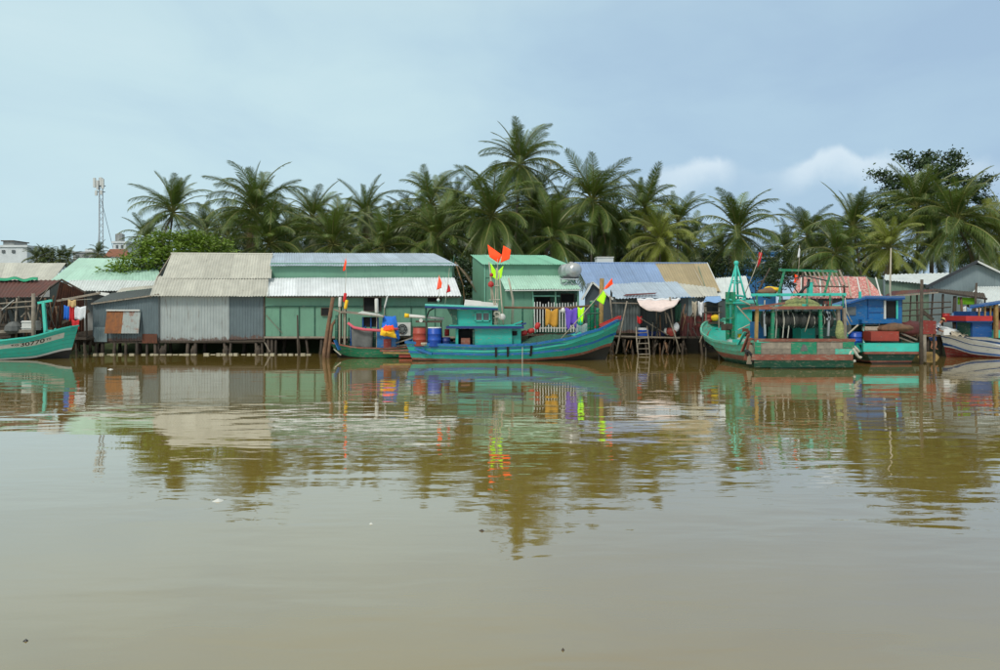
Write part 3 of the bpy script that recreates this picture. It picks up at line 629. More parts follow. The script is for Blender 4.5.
part('support', MB().tube([P(86, 296, 48.3), P(87, 342, 48.3)], .06), 'wood_dark', gp); part('support', MB().tube([P(62, 300, 48.4), P(63, 340, 48.4)], .05), 'wood_dark', gp)
part('dark_brace', MB().beam(P(62, 323, 48.0), P(89, 311, 48.0), .1, .18), 'wood_dark', gp)
solo('bank_fence_board', MB().slab(vwall(78, 94, 332, 330, 345, 49.2), .05), 'wood_dark', 'dark weathered boards standing between left boat bow and blue-grey shack', 'boards')

# --- right: houses behind the moored boats
h = thing('red_roof_house', (PX(835, 52), 52, GZ), 'house with worn red and white roof behind the boat with the winch', 'house')
sheets(h, [P(790, 299, 50.5), P(884, 297.5, 50.5), P(866, 277, 54), P(800, 276, 54)], 8, 'tin_red_roof', pitch=.22, amp=.025, rough_edge=.1)
for i in range(9):
    x = 797 + i * 10
    part('roof_batten', MB().beam(P(x + 4, 297.5 - .3 * i % 2, 50.3), P(x * .93 + 60, 277.5, 53.8), .09, .05), 'bamboo' if i % 2 else 'white_paint', h)
part('front_wall', MB().slab(vwall(795, 882, 298, 298, 338, 51), .05), 'tin_wall_dark', h)
box_walls(h, 795, 882, 299, 338, 51, 54, 'tin_wall_dark')
h = thing('slat_rack', (PX(822, 50), 50, GZ), 'rack of weathered grey slats above the red roof', 'rack')
for i in range(9):
    x = 804 + i * 4.4
    part('slat', MB().beam(P(x, 270, 49.8), P(x + 7, 287, 48.9), .11, .04), 'wood_grey', h)
part('rail', MB().beam(P(802, 270, 49.9), P(842, 270, 49.9), .08), 'wood_dark', h); part('rail', MB().beam(P(808, 286, 48.9), P(848, 287, 48.9), .08), 'wood_dark', h)
post(h, P(803, 336, 49.9), P(803, 270, 49.9), .07); post(h, P(846, 336, 49.2), P(844, 285, 49.2), .07)
h = thing('white_shed', (PX(735, 52), 52, GZ), 'small shed with bright white sheet roof behind the tripod mast', 'shed')
sheets(h, [P(716, 299, 50.8), P(752, 298, 50.8), P(746, 276, 54), P(716, 278, 54)], 3, 'tin_white', pitch=.2)
part('front_wall', MB().slab(vwall(718, 750, 298, 298, 336, 51), .05), 'tin_wall_dark', h); box_walls(h, 718, 750, 298, 336, 51, 53.8, 'tin_wall_dark')
h = thing('sage_house', (PX(910, 53), 53, GZ), 'sage green corrugated house with white roof beside the grey gable', 'house')
sheets(h, [P(884, 280, 53), P(934, 285, 51.5), P(950, 273, 56), P(885, 274.5, 57)], 4, 'tin_white', pitch=.2)
sheets(h, vwall(885, 932, 280, 285, 336, 53.2, 52), 5, 'tin_wall_sage', 'wall_sheet', .21, .03, .03, facing=(0, -1, 0))
part('corner_board', MB().beam(P(884, 279, 53.1), P(884, 336, 53.1), .12), 'tin_wall_grey', h)
part('side_wall', MB().slab([P(884, 336, 53.3), Vector((PX(884, 53.3), 57, PZ(336, 53.3))), Vector((PX(884, 53.3), 57, PZ(276, 57))), P(884, 280, 53.3)], .05), 'tin_wall_sage', h)
h = thing('grey_gable_house', (PX(975, 52), 52, GZ), 'grey sheet metal house with a wide gable at the right edge', 'house')
A_, B_, Cc, D_ = P(929, 336, 52), P(1040, 336, 52), P(1040, 290, 52), P(929, 286, 52)
apex = P(977, 262.5, 52)
nw = 10
for i in range(nw):
    u0, u1 = i / nw, (i + 1) / nw
    x0 = 929 + 111 * u0; x1 = 929 + 111 * u1
    tp = lambda x: 285 + (262.5 - 285) * (x - 929) / 48 if x < 977 else 262.5 + (292 - 262.5) * (x - 977) / 63
    sheets(h, [P(x0, 336, 52), P(x1, 336, 52), P(x1, tp(x1), 52), P(x0, tp(x0), 52)], 1, 'tin_wall_grey', 'wall_sheet', .22, .012, 0, facing=(0, -1, 0))
def back(p, d): return Vector((p.x + d * p.x / p.y * 1.05, p.y + d, p.z))
e0, e1 = P(925, 287.5, 51.6), P(977, 261.5, 51.6); e2 = P(1045, 294, 51.6)
sheets(h, [e0, back(e0, 7), back(e1, 7), e1], 5, 'tin_wall_dark', 'roof_sheet', .2, facing=(-1, 0, 1))
sheets(h, [e2, back(e2, 7), back(e1, 7), e1], 5, 'tin_white', 'roof_sheet', .2, facing=(1, 0, 1))
part('barge_board', MB().beam(e0 + Vector((0, -.05, 0)), e1 + Vector((0, -.05, 0)), .06, .2), 'steel_dark', h)
part('barge_board', MB().beam(e1 + Vector((0, -.05, 0)), e2 + Vector((0, -.05, 0)), .06, .12), 'white_paint', h)
part('back_wall', MB().slab([back(A_, 6.8), back(B_, 6.8), back(Cc, 6.8), back(D_, 6.8)], .05), 'tin_wall_grey', h)
h = thing('white_lean_to', (PX(990, 50), 50, GZ), 'low bright white roof in front of the grey gable at the right edge', 'shed')
sheets(h, [P(962, 303, 48.9), P(1040, 308, 48.9), P(1040, 286, 51.6), P(978, 286.5, 51.6)], 5, 'tin_white', pitch=.2)
post(h, P(968, 336, 49), P(968, 302, 49), .06); post(h, P(1010, 336, 49), P(1010, 304, 49), .06); post(h, P(980, 336, 51.5), P(980, 287, 51.5), .06)
h = thing('landing_canopy', (PX(930, 48), 48, .4), 'dark open canopy of thin poles beside the blue cabin boat', 'canopy')
sheets(h, [P(884, 296.5, 47), P(938, 291, 47), P(935, 289, 49.5), P(893, 291, 49.5)], 5, lambda i: ('tin_maroon', 'tin_rust', 'tin_brown_roof')[i % 3], pitch=.2)
sheets(h, [P(932, 291, 47.2), P(986, 298, 47.2), P(984, 293, 49.5), P(934, 288.5, 49.5)], 5, 'wood_dark', 'roof_sheet', .17)
part('front_beam', MB().beam(P(883, 297, 46.95), P(938, 292.5, 46.95), .06, .1), 'wood_grey', h)
part('front_beam', MB().beam(P(936, 291.5, 47.1), P(987, 299, 47.1), .07, .12), 'wood_dark', h)
for x0, y0, x1, y1, m_, r_ in ((943, 294, 941, 336, 'wood_dark', .07), (955, 296, 955.5, 338, 'wood_dark', .12), (961, 297, 962, 336, 'wood_brown', .08), (985, 299, 984, 336, 'wood_dark', .06), (933, 292, 931, 336, 'wood_dark', .06), (902, 296, 901, 338, 'wood_dark', .05), (911, 295, 910, 338, 'wood_dark', .05), (917, 295, 917, 338, 'wood_dark', .07)):
    p, q = P(x0, y0, 47.3), P(x1, y1, 47.3); q.z = min(q.z, .9); post(h, q, p, r_, m_)
for y0, y1 in ((303, 302), (311, 307), (316, 314)): part('cross_rail', MB().tube([P(902, y0, 47.25), P(951, y1, 47.25)], .045), 'wood_dark', h)
part('brace', MB().beam(P(921, 310, 47.2), P(933, 320, 47.2), .06, .22), 'wood_dark', h)
part('lime_board', MB().slab(vwall(957.5, 975, 297, 298, 304.5, 47.6), .04), 'lime_board', h)
deck(h, 925, 990, 335, 47.0, 50.5, .12, 'wood_brown')
stilts(h, (928, 940, 952, 964, 976, 988), 336, 47.3, .09, 'wood_dark')

# --- distant buildings and mast
def far_block(name, px0, px1, yt, yb, Y, m, label, wins=(), depth=8):
    h = thing(name, (PX((px0 + px1) / 2, Y), Y, GZ), label, 'building')
    a_, b_ = P(px0, yt, Y), P(px1, yt, Y)
    part('wall', MB().box((a_.x, Y, GZ), (b_.x, Y + depth, a_.z)), m, h)
    part('parapet', MB().box((a_.x - .2, Y - .2, a_.z - .05), (b_.x + .2, Y + depth + .2, a_.z + .35)), m, h)
    for (x0, x1, y0, y1) in wins:
        q = vwall(x0, x1, y0, y0, y1, Y - .06); part('window', MB().slab(q, .1), 'glass', h)
    return h
h = far_block('white_building', -20, 27, 247, 266, 140, 'concrete_white', 'plain white flat-roofed building at the left edge of the skyline', [(2, 5, 250, 253), (12, 15, 250, 253)])
part('stair_tower', MB().box((PX(-4, 140), 142, PZ(249, 140)), (PX(7, 140), 146, PZ(240.5, 140))), 'concrete_grey', h)
part('tower_roof', MB().box((PX(-5, 140), 141.6, PZ(240.5, 140)), (PX(8, 140), 146.4, PZ(239.5, 140))), 'wood_dark', h)
h = far_block('pale_villa', 73, 93, 253, 262, 170, 'concrete_grey', 'small pale stepped building on the skyline left of the antenna mast', [(76, 79, 255, 258), (84, 88, 255, 258)])
part('roof_room', MB().box((PX(80, 170), 172, PZ(254, 170)), (PX(88, 170), 176, PZ(248.5, 170))), 'concrete_white', h)
h = far_block('roof_top_block', 113, 126, 243, 262, 150, 'concrete_white', 'small white rooftop block right of the antenna mast', [(116, 118, 245, 248), (121, 123, 245, 248)])
part('tank', MB().lathe(P(120, 242, 153), [(.9, 0), (.9, 1.6), (.3, 1.9)], 10), 'concrete_grey', h)
h = thing('terracotta_roof_house', (PX(116, 130), 130, GZ), 'little orange tiled roof peeping out beside the light green tree', 'house')
part('roof', MB().add([P(103, 257, 128), P(130, 257, 128), P(127, 249, 132), P(110, 249, 132)], [(0, 1, 2, 3)]).add([P(103, 257, 136), P(130, 257, 136), P(127, 249, 132), P(110, 249, 132)], [(3, 2, 1, 0)]).add([P(103, 257, 128), P(110, 249, 132), P(103, 257, 136)], [(0, 1, 2)]).add([P(130, 257, 128), P(127, 249, 132), P(130, 257, 136)], [(0, 2, 1)]), 'terracotta', h)
part('wall', MB().box((PX(104, 128), 128.5, GZ), (PX(129, 128), 135.5, PZ(257, 128))), 'concrete_white', h)
h = far_block('blue_building', 690, 776, 254, 285, 126, 'tin_blue_house', 'bright blue painted building glimpsed between the palms', [(697, 703, 258, 266), (712, 720, 258, 266), (764, 770, 262, 267)])
for y in (257.5, 262.5): part('white_band', MB().beam(P(688, y, 125.9), P(778, y, 125.9), .1, .28), 'concrete_white', h)
h = thing('white_tank_box', (PX(606, 57), 57, GZ), 'white box-shaped roof tank behind the blue roof', 'tank')
part('box', MB().box((PX(597, 57), 57, PZ(268, 57)), (PX(613.5, 57), 58.3, PZ(257.5, 57))), 'concrete_white', h)
part('lid', MB().box((PX(596.5, 57), 56.95, PZ(257.8, 57)), (PX(614, 57), 58.4, PZ(256.8, 57))), 'white_paint', h)
part('leg', MB().beam((PX(599, 57), 57.3, GZ), (PX(599, 57), 57.3, PZ(268, 57)), .15).beam((PX(612, 57), 57.3, GZ), (PX(612, 57), 57.3, PZ(268, 57)), .15), 'concrete_grey', h)
h = thing('antenna_mast', (PX(100.5, 150), 150, GZ), 'tall lattice phone mast with panel antennas on the left skyline', 'antenna mast')
c0 = P(100.5, 262, 150); c0.z = GZ; zt = PZ(178, 150); mbm = MB()
for i in range(3):
    an = i * 2.094 + .4; mbm.beam(c0 + Vector((math.cos(an) * .55, math.sin(an) * .55, 0)), Vector((c0.x + math.cos(an) * .4, 150 + math.sin(an) * .4, zt)), .13)
leg = part('lattice', mbm, 'steel', h)
br = MB(); nz = 22
for k in range(nz):
    z0 = GZ + (zt - GZ) * k / nz; z1 = GZ + (zt - GZ) * (k + 1) / nz
    for i in range(3):
        a1 = i * 2.094 + .4; a2 = (i + 1) * 2.094 + .4
        br.beam((c0.x + math.cos(a1) * .5, 150 + math.sin(a1) * .5, z0), (c0.x + math.cos(a2) * .48, 150 + math.sin(a2) * .48, z1), .06)
part('bracing', br, 'steel', h)
for i, (dx, y0, y1) in enumerate(((-4.2, 178.5, 188), (4.0, 179.5, 189), (-1.2, 181, 190), (2.0, 178, 186), (-2.5, 191, 196), (2.6, 191, 195))):
    part('panel_antenna', MB().box((PX(100.5 + dx, 150) - .22, 149.2, PZ(y1, 150)), (PX(100.5 + dx, 150) + .22, 149.5, PZ(y0, 150))), 'white_paint', h)
part('head_frame', MB().beam(P(95.5, 186, 149.6), P(105.5, 186, 149.6), .15).beam(P(96, 192, 149.6), P(105, 192, 149.6), .15), 'steel_dark', h)
part('guy_wire', MB().tube([P(101.5, 201, 150), Vector((PX(118, 150), 152, GZ + 6))], .05, 4), 'steel_dark', h)
part('guy_wire', MB().tube([P(100, 201, 150), Vector((PX(91, 150), 152, GZ + 6))], .04, 4), 'steel_dark', h)

# ================================================================== vegetation
def frond_mesh(idx, e0, k, droop, tw, seed, m):
    rr = random.Random(seed); mb = MB(); ns = 14; pts = []; p = Vector((0, 0, 0)); Ls = 1.0
    tang = []
    for i in range(ns + 1):
        s = i / ns; an = R(e0 - k * s ** 1.35)
        d = Vector((math.cos(an), tw * s * .35, math.sin(an))).normalized(); tang.append(d); pts.append(p.copy()); p = p + d * (Ls / ns)
    mb.tube(pts, [.013 * (1 - .85 * i / ns) + .002 for i in range(ns + 1)], 4, 1, False)
    def at(s):
        x = s * ns; i = min(ns - 1, int(x)); f = x - i; return pts[i].lerp(pts[i + 1], f), tang[i].lerp(tang[i + 1], f).normalized()
    nl = 46
    for sd in (-1, 1):
        for j in range(nl):
            s = .14 + .86 * (j + rr.random() * .6) / nl; o, d = at(s)
            side = d.cross(Vector((0, 0, 1)))
            side = (side.normalized() if side.length > .05 else Vector((0, 1, 0))) * sd
            upv = side.cross(d) * sd; 
            ln = .235 * (math.sin(math.pi * (.12 + .80 * s)) ** .7) * rr.uniform(.85, 1.12) * (1 if s < .93 else .7)
            fw = .45 + .9 * s
            dirn = (side * 1.0 + d * fw + upv * .22).normalized()
            dr = droop * rr.uniform(.6, 1.3)
            m1 = o + dirn * ln * .5 + Vector((0, 0, -dr * ln * .16)); t_ = o + dirn * ln * (1 - .15 * dr) + Vector((0, 0, -dr * ln * .62))
            wv = d * (.0048 + .0022 * rr.random())
            mb.add([o - wv, o + wv, m1 + wv * 1.1, m1 - wv * 1.1, t_], [(0, 1, 2, 3), (3, 2, 4)], 0)
    return mesh_of(mb, 'frond', [m, 'palm_trunk' if m == 'palm_dead' else 'palm_rib'], Vector((0, 0, 0)))
FT = [(82, 26, .2), (72, 58, .45), (60, 86, .7), (40, 96, .9), (16, 84, 1.1), (-12, 62, 1.15), (-40, 42, 1.1)]
FR = {}
for mk in ('palm_leaf', 'palm_leaf_yellow', 'palm_leaf_far'):
    FR[mk] = [[frond_mesh(i, e_ + (v % 3 - 1) * 6, k_ * (1 if v < 3 else .55), d_ * (1 if v < 3 else .5), (-1, .6, 1)[v % 3], 100 + i * 7 + v, mk) for v in range(6)] for i, (e_, k_, d_) in enumerate(FT)]
DEADF = [frond_mesh(9, -62, 24, .5, .3, 555, 'palm_dead')]
nutm = mesh_of(MB().lathe((0, 0, 0), [(.03, -.15), (.11, -.09), (.13, 0), (.1, .09), (.03, .14)], 7), 'coconut', 'coconut', Vector((0, 0, 0)), True)
GROVE = 1.4                               # the grove stands well behind the houses: its reflection sits higher than theirs
def palm(px, py, Y, Lf, label, seed, nf=24, m='palm_leaf', group='coconut palms behind the houses', up=.0, base=None, nuts=4, dead=1, tr=.14, lean=None, tm='palm_trunk', star=None):
    """crown centre at the pixel, standing on the ground at distance Y"""
    rr = random.Random(seed)
    if Y < 100: Y *= GROVE; Lf *= GROVE; tr *= 1.15
    c = P(px, py, Y); Lf *= 1.05; star = (.5 if seed % 3 else .2) if star is None else star
    bx = c.x + (rr.uniform(-1.6, 1.6) if lean is None else lean)
    t = thing('coconut_palm', (bx, Y, GZ - .1), label, 'palm tree', group)
    b = Vector((bx, Y, GZ - .1)); pts = []
    for i in range(9):
        s = i / 8; q = b.lerp(c, s); q.x = bx + (c.x - bx) * s ** 1.6; pts.append(q)
    part('trunk', MB().tube(pts, [tr * (1.5 - .9 * min(1, i / 3)) if i < 3 else tr * (.95 - .03 * i) for i in range(9)], 8), tm, t, True)
    a0 = rr.random() * 6.28; nf = nf + 15
    for i in range(nf):
        s = (i + .5) / nf
        ty = min(6, int((s ** .72 - up) * 7)) if s > up else 0
        if ty < 0: ty = 0
        az_ = a0 + i * 2.39996 + rr.uniform(-.25, .25)
        me = FR[m][ty][rr.randrange(3) + (3 if rr.random() < (star if ty < 4 else star * .45) else 0)]
        sc = Lf * rr.uniform(.86, 1.1) * (.72 if ty == 0 else 1)
        mw = Matrix.Translation(c + Vector((0, 0, .25 - .5 * s))) @ Matrix.Rotation(az_, 4, 'Z') @ Matrix.Rotation(rr.uniform(-.12, .12), 4, 'Y') @ Matrix.Rotation(rr.uniform(-.35, .35), 4, 'X') @ Matrix.Scale(sc, 4)
        place('frond', me, mw, t)
    for i in range(dead):
        mw = Matrix.Translation(c + Vector((0, 0, -.4))) @ Matrix.Rotation(rr.uniform(3.4, 6), 4, 'Z') @ Matrix.Scale(Lf * .75, 4)
        o = place('dead_frond', DEADF[0], mw, t)
    for i in range(nuts):
        an = rr.uniform(3.4, 6.0)
        place('coconut', nutm, Matrix.Translation(c + Vector((math.cos(an) * .32, math.sin(an) * .32, -.35 - rr.random() * .25))), t)
    return t
# main, individually placed palms
palm(173, 212, 66, 3.9, 'coconut palm standing above the light green tree at left', 1, 24, up=.08)
palm(146, 238, 90, 3.4, 'small distant coconut palm left of the light green tree', 2, 18, nuts=0)
palm(256, 212, 61, 5.0, 'tall coconut palm with upright fronds rising behind the grey roof', 3, 28, up=.12)
palm(312, 219, 70, 4.0, 'coconut palm right behind the tall one over the grey roof', 4, 24)
palm(366, 215, 68, 3.6, 'coconut palm with short spiky crown above the silver roof middle', 5, 24)
palm(431, 204, 66, 4.2, 'coconut palm with rounded crown left of the tallest palm', 6, 26)
palm(492, 216, 59, 5.0, 'broad coconut palm with wide spreading fronds below the tallest palm', 7, 30, nuts=7)
palm(520, 164, 64, 4.5, 'tallest coconut palm, its crown high above all others', 8, 30)
palm(592, 201, 63, 4.6, 'coconut palm with long drooping fronds right of the tallest palm', 9, 30)
palm(645, 208, 67, 3.9, 'coconut palm with upright crown behind the tan roof', 10, 24, up=.08)
palm(678, 222, 70, 3.6, 'coconut palm leaning over the tan roof end', 11, 22)
palm(660, 242, 60, 3.6, 'low yellowish green coconut palm just behind the tan roof', 12, 22, 'palm_leaf_yellow')
palm(738, 232, 62, 4.3, 'coconut palm standing alone behind the tripod mast', 13, 30)
palm(808, 236, 66, 3.6, 'coconut palm with thin crown left of the red roof', 14, 22)
palm(853, 228, 62, 4.2, 'coconut palm with upright crown above the red roof', 15, 28, up=.06)
palm(889, 247, 56.5, 3.2, 'young pale coconut palm with whitish slender trunk beside the sage house', 16, 20, 'palm_leaf_yellow', lean=.25, tr=.11, nuts=5)
palm(917, 208, 63, 4.3, 'coconut palm growing against the dark broadleaf tree', 17, 28, up=.05)
palm(956, 222, 60, 4.8, 'large coconut palm with spreading crown above the grey gable', 18, 30, nuts=7)
palm(1001, 238, 60, 4.4, 'coconut palm cut off by the right edge', 19, 26, 'palm_leaf_yellow')
palm(533, 205, 68, 4.4, 'coconut palm crowded in just behind the tallest palm', 20, 28)
palm(436, 238, 60, 4.2, 'low coconut palm behind the right end of the silver roof', 21, 26)
palm(270, 243, 59.5, 4.4, 'low coconut palm with drooping fronds directly over the grey roof', 22, 26)
palm(333, 244, 60, 4.2, 'low coconut palm over the left part of the silver roof', 23, 26)
palm(384, 247, 60, 4.0, 'low coconut palm over the middle of the silver roof', 24, 26)
palm(552, 238, 60.5, 4.4, 'low coconut palm right behind the mint roof', 25, 26)
palm(612, 232, 66, 4.2, 'low coconut palm behind the blue roof', 26, 24)
palm(836, 254, 59, 3.6, 'low coconut palm with arching fronds behind the red roof', 27, 22)
# back rows: nothing tells these apart
for i, (px, py, Y, Lf) in enumerate(((228, 238, 76, 4.2), (292, 236, 78, 4.2), (345, 232, 80, 4.2), (398, 236, 78, 4.2), (412, 226, 80, 4.0), (462, 222, 78, 4.4), (475, 246, 72, 4.4), (508, 240, 72, 4.6), (560, 222, 78, 4.2), (572, 248, 70, 4.4), (628, 238, 78, 4.2), (690, 246, 80, 4.0), (632, 252, 68, 3.8), (455, 206, 82, 4.0), (206, 232, 84, 3.8), (246, 236, 82, 4.0), (318, 238, 82, 4.0), (374, 236, 84, 3.8), (424, 244, 70, 4.0), (538, 236, 72, 4.2), (600, 230, 82, 4.2), (652, 236, 80, 4.0), (492, 236, 78, 4.2))):
    palm(px, py, Y, Lf, 'coconut palm half hidden in the dense back row of the grove', 60 + i, 24, 'palm_leaf_far', nuts=0, dead=0)
for i, (px, py, Y, Lf) in enumerate(((785, 250, 84, 3.8), (875, 246, 80, 3.8), (985, 246, 76, 4.0), (935, 250, 76, 4.0), (820, 252, 78, 3.6), (720, 252, 88, 3.6))):
    palm(px, py, Y, Lf, 'coconut palm half hidden at the back of the right-hand trees', 90 + i, 22, 'palm_leaf_far', group='palms behind the right-hand houses', nuts=0, dead=0)
for i, (px, py) in enumerate(((37, 259), (44, 256), (52, 260), (60, 258), (68, 260), (98, 254))):
    palm(px, py, 125, 2.6, 'tiny distant palm crown on the left skyline', 120 + i, 16, 'palm_leaf_far', group='distant palms on the left skyline', nuts=0, dead=0)

def leaf_tree(name, base, clumps, n, size, m, label, cat, seed, trunk_r=.2, flat=.5, group=None, droop=0, trunk=True, top=None):
    """clumps: list of (centre, radius vector); leaves are small folded quads spread through each clump"""
    rr = random.Random(seed); b = Vector(base)
    t = thing(name, b, label, cat, group); mb = MB(); tot = sum(r_.x * r_.y + r_.x * r_.z for _, r_ in clumps)
    for c, r_ in clumps:
        k = int(n * (r_.x * r_.y + r_.x * r_.z) / tot)
        nsub = max(5, k // 26); subs = []
        for _ in range(nsub):
            d = Vector((rr.gauss(0, 1), rr.gauss(0, 1), rr.gauss(0, 1))).normalized() * rr.uniform(.35, 1.0) ** .6
            subs.append(c + Vector((d.x * r_.x, d.y * r_.y, d.z * r_.z)))
        for _ in range(k):
            s_ = subs[rr.randrange(nsub)]
            q = s_ + Vector((rr.gauss(0, 1), rr.gauss(0, 1), rr.gauss(0, .6))) * size * 1.9
            nrm = Vector((rr.gauss(0, 1), rr.gauss(0, 1), rr.gauss(flat * 2.2, .8))).normalized()
            ax = nrm.cross(Vector((rr.gauss(0, 1), rr.gauss(0, 1), rr.gauss(0, 1)))).normalized(); bx = nrm.cross(ax)
            sz = size * rr.uniform(.6, 1.25)
            mb.add([q - ax * sz, q + bx * sz * .45 + nrm * sz * .12, q + ax * sz - nrm * droop * sz, q - bx * sz * .45 + nrm * sz * .12], [(0, 1, 2, 3)])
    part('crown', mb, m, t)
    if trunk:
        tp = Vector(top) if top else sum((c for c, _ in clumps), Vector()) / len(clumps) - Vector((0, 0, 1.0))
        fork = b.lerp(tp, .6); tb = MB().tube([b, b.lerp(tp, .3) + Vector((.15, 0, 0)), fork, tp], [trunk_r * 1.3, trunk_r, trunk_r * .8, trunk_r * .45], 8)
        part('trunk', tb, 'bark', t, True)
        lm = MB()
        for c, r_ in clumps:
            s0 = fork.lerp(tp, rr.random()); mid = s0.lerp(c, .5) + Vector((0, 0, .25)); lm.tube([s0, mid, c], [trunk_r * .4, trunk_r * .25, trunk_r * .1], 5)
            for _ in range(3):
                e_ = c + Vector((rr.uniform(-1, 1) * r_.x, rr.uniform(-1, 1) * r_.y, rr.uniform(-.5, .9) * r_.z)); lm.tube([c.lerp(mid, .3), e_], [trunk_r * .12, trunk_r * .04], 4)
        part('limbs', lm, 'bark', t, True)
    return t
def cl(px, py, Y, rx, ry, rz): return (P(px, py, Y), Vector((rx, ry, rz)))
# light green flat-topped tree overhanging the mint roof
Yt = 57.5
leaf_tree('flame_tree', (PX(205, 59), 59, GZ), [cl(112, 271, Yt - .8, .7, .7, .15), cl(121, 266, Yt - .6, .8, .8, .16), cl(128, 271, Yt - .9, .7, .7, .12), cl(140, 268, Yt - .8, .9, .8, .18), cl(134, 260, Yt, 1.1, 1, .25), cl(145, 252, Yt + .3, 1.3, 1.2, .32), cl(160, 244, Yt + .6, 1.5, 1.4, .4), cl(176, 238, 58.5, 1.6, 1.6, .45), cl(195, 238, 59, 1.6, 1.6, .5), cl(212, 244, 59, 1.4, 1.5, .5), cl(150, 264, Yt - .6, 1.1, 1, .3), cl(165, 257, Yt - .4, 1.4, 1.2, .45), cl(182, 250, Yt, 1.6, 1.4, .5), cl(200, 254, 58, 1.6, 1.3, .5), cl(158, 271, 57.6, .8, .8, .3), cl(222, 254, 59.5, 1.2, 1.2, .5), cl(174, 266, 58, 1.2, 1, .5), cl(192, 264, 58.5, 1.3, 1, .5)], 6800, .18, 'leaf_light', 'spreading light green tree overhanging the mint roof at left', 'tree', 5, .2, .8)
# dark broadleaf tree on the right
Ya = 68 * GROVE
def clg(px, py, Y, rx, ry, rz): return cl(px, py, Y, rx * GROVE, ry * GROVE, rz * GROVE)
leaf_tree('almond_tree', (PX(930, Ya), Ya, GZ), [clg(878, 174, Ya, .8, .8, .28), clg(893, 180, Ya, 1.0, .9, .32), clg(906, 157, Ya, .8, .8, .3), clg(919, 165, Ya, 1.1, 1, .4), clg(932, 158, Ya, .9, .9, .35), clg(950, 156, Ya, .8, .8, .3), clg(955, 164, Ya, .9, .9, .3), clg(938, 174, Ya, 1.5, 1.3, .5), clg(915, 182, Ya, 1.4, 1.2, .5), clg(893, 188, Ya, .9, .9, .25), clg(958, 180, Ya, 1.2, 1.1, .4), clg(975, 186, Ya, 1.0, 1, .35), clg(988, 180, Ya, .7, .7, .25), clg(965, 195, Ya, 1.6, 1.4, .6), clg(985, 200, Ya, .9, .9, .4), clg(930, 195, Ya, 2, 1.6, .8), clg(905, 200, Ya, 1.2, 1.1, .4), clg(880, 206, Ya, .9, .8, .3), clg(890, 218, Ya, 1.2, 1, .5), clg(945, 212, Ya, 2.2, 1.8, .9), clg(975, 222, Ya, 1.8, 1.6, .9), clg(915, 220, Ya, 2, 1.6, .9)], 13000, .26, 'leaf_almond', 'tall dark broadleaf tree towering behind the palms at right', 'tree', 6, .28, .5, top=P(932, 185, Ya))
leaf_tree('shrub', (PX(467, 57.5), 57.5, GZ), [cl(464, 268, 57.5, .9, .9, 1.0), cl(468, 282, 57, 1.0, .8, 1.1), cl(465, 298, 57, 1.1, .8, 1.1), cl(470, 312, 56.5, 1.2, .8, 1.0), cl(476, 300, 57.5, 1.2, .8, 1.2)], 2600, .18, 'leaf_dark', 'dark shrub growing in the gap between the two green houses', 'shrub', 44, .1, .4)
ff = thing('fallen_frond', P(465, 300, 52.5), 'brown dead palm frond drooping in the gap between the green houses', 'palm frond')
place('leaf', DEADF[0], Matrix.Translation(P(455, 262, 53)) @ Matrix.Rotation(-.35, 4, 'Z') @ Matrix.Rotation(-.25, 4, 'Y') @ Matrix.Scale(3.6, 4), ff)
part('stalk', MB().tube([P(455, 262, 53), P(463, 285, 52.6), P(467, 330, 52.5)], [.06, .05, .03], 6), 'palm_dead', ff, True)
# bushes and low trees filling the grove
bush = [(756, 268, 57, 1.7, .95, 'dark rounded bush behind the tripod mast', 'shrub'), (782, 262, 66, 2.0, 1.2, 'dark shrub below the palms left of the red roof', 'shrub')]
for i, (px, py, Y, rx, rz, lb, cat) in enumerate(bush):
    Y *= GROVE; rx *= GROVE; rz *= GROVE
    c = P(px, py, Y); leaf_tree('shrub', (c.x, Y, GZ), [(c, Vector((rx, rx * .8, rz))), (c + Vector((rx * .6, .3, -.5)), Vector((rx * .7, rx * .7, rz * .9))), (c + Vector((-rx * .6, .2, -.7)), Vector((rx * .7, rx * .7, rz * .9))), (c - Vector((0, 0, 2.0)), Vector((rx * 1.1, rx, 1.6)))], 2600, .15, 'leaf_dark', lb, cat, 30 + i, .1, .4)
for i, (px, py, Y, rx, rz) in enumerate(((232, 250, 72, 2.6, 1.6), (300, 250, 74, 3, 1.6), (350, 250, 74, 3, 1.6), (410, 250, 75, 3, 1.8), (462, 246, 75, 3, 2.2), (520, 240, 76, 3, 2.6), (575, 244, 75, 3, 2.2), (625, 248, 74, 3, 1.9), (672, 252, 76, 2.6, 1.5), (718, 258, 78, 2.2, 1.0), (800, 260, 76, 2.6, 1.2), (850, 262, 74, 2.6, 1.3), (890, 262, 75, 2.4, 1.3), (985, 262, 72, 3, 1.5))):
    Y *= GROVE; rx *= GROVE; rz *= GROVE
    c = P(px, py, Y); leaf_tree('grove_tree', (c.x, Y, GZ), [(c, Vector((rx, 1.6, rz))), (c - Vector((1.2, 0, 2.2)), Vector((rx, 1.6, 1.8))), (c - Vector((-1.2, 0, 2.4)), Vector((rx, 1.6, 1.8)))], 2400, .24, 'leaf_dark', 'low dark leafy tree filling the shade between the palm trunks', 'tree', 200 + i, .16, .4, 'dark low trees under the palms')

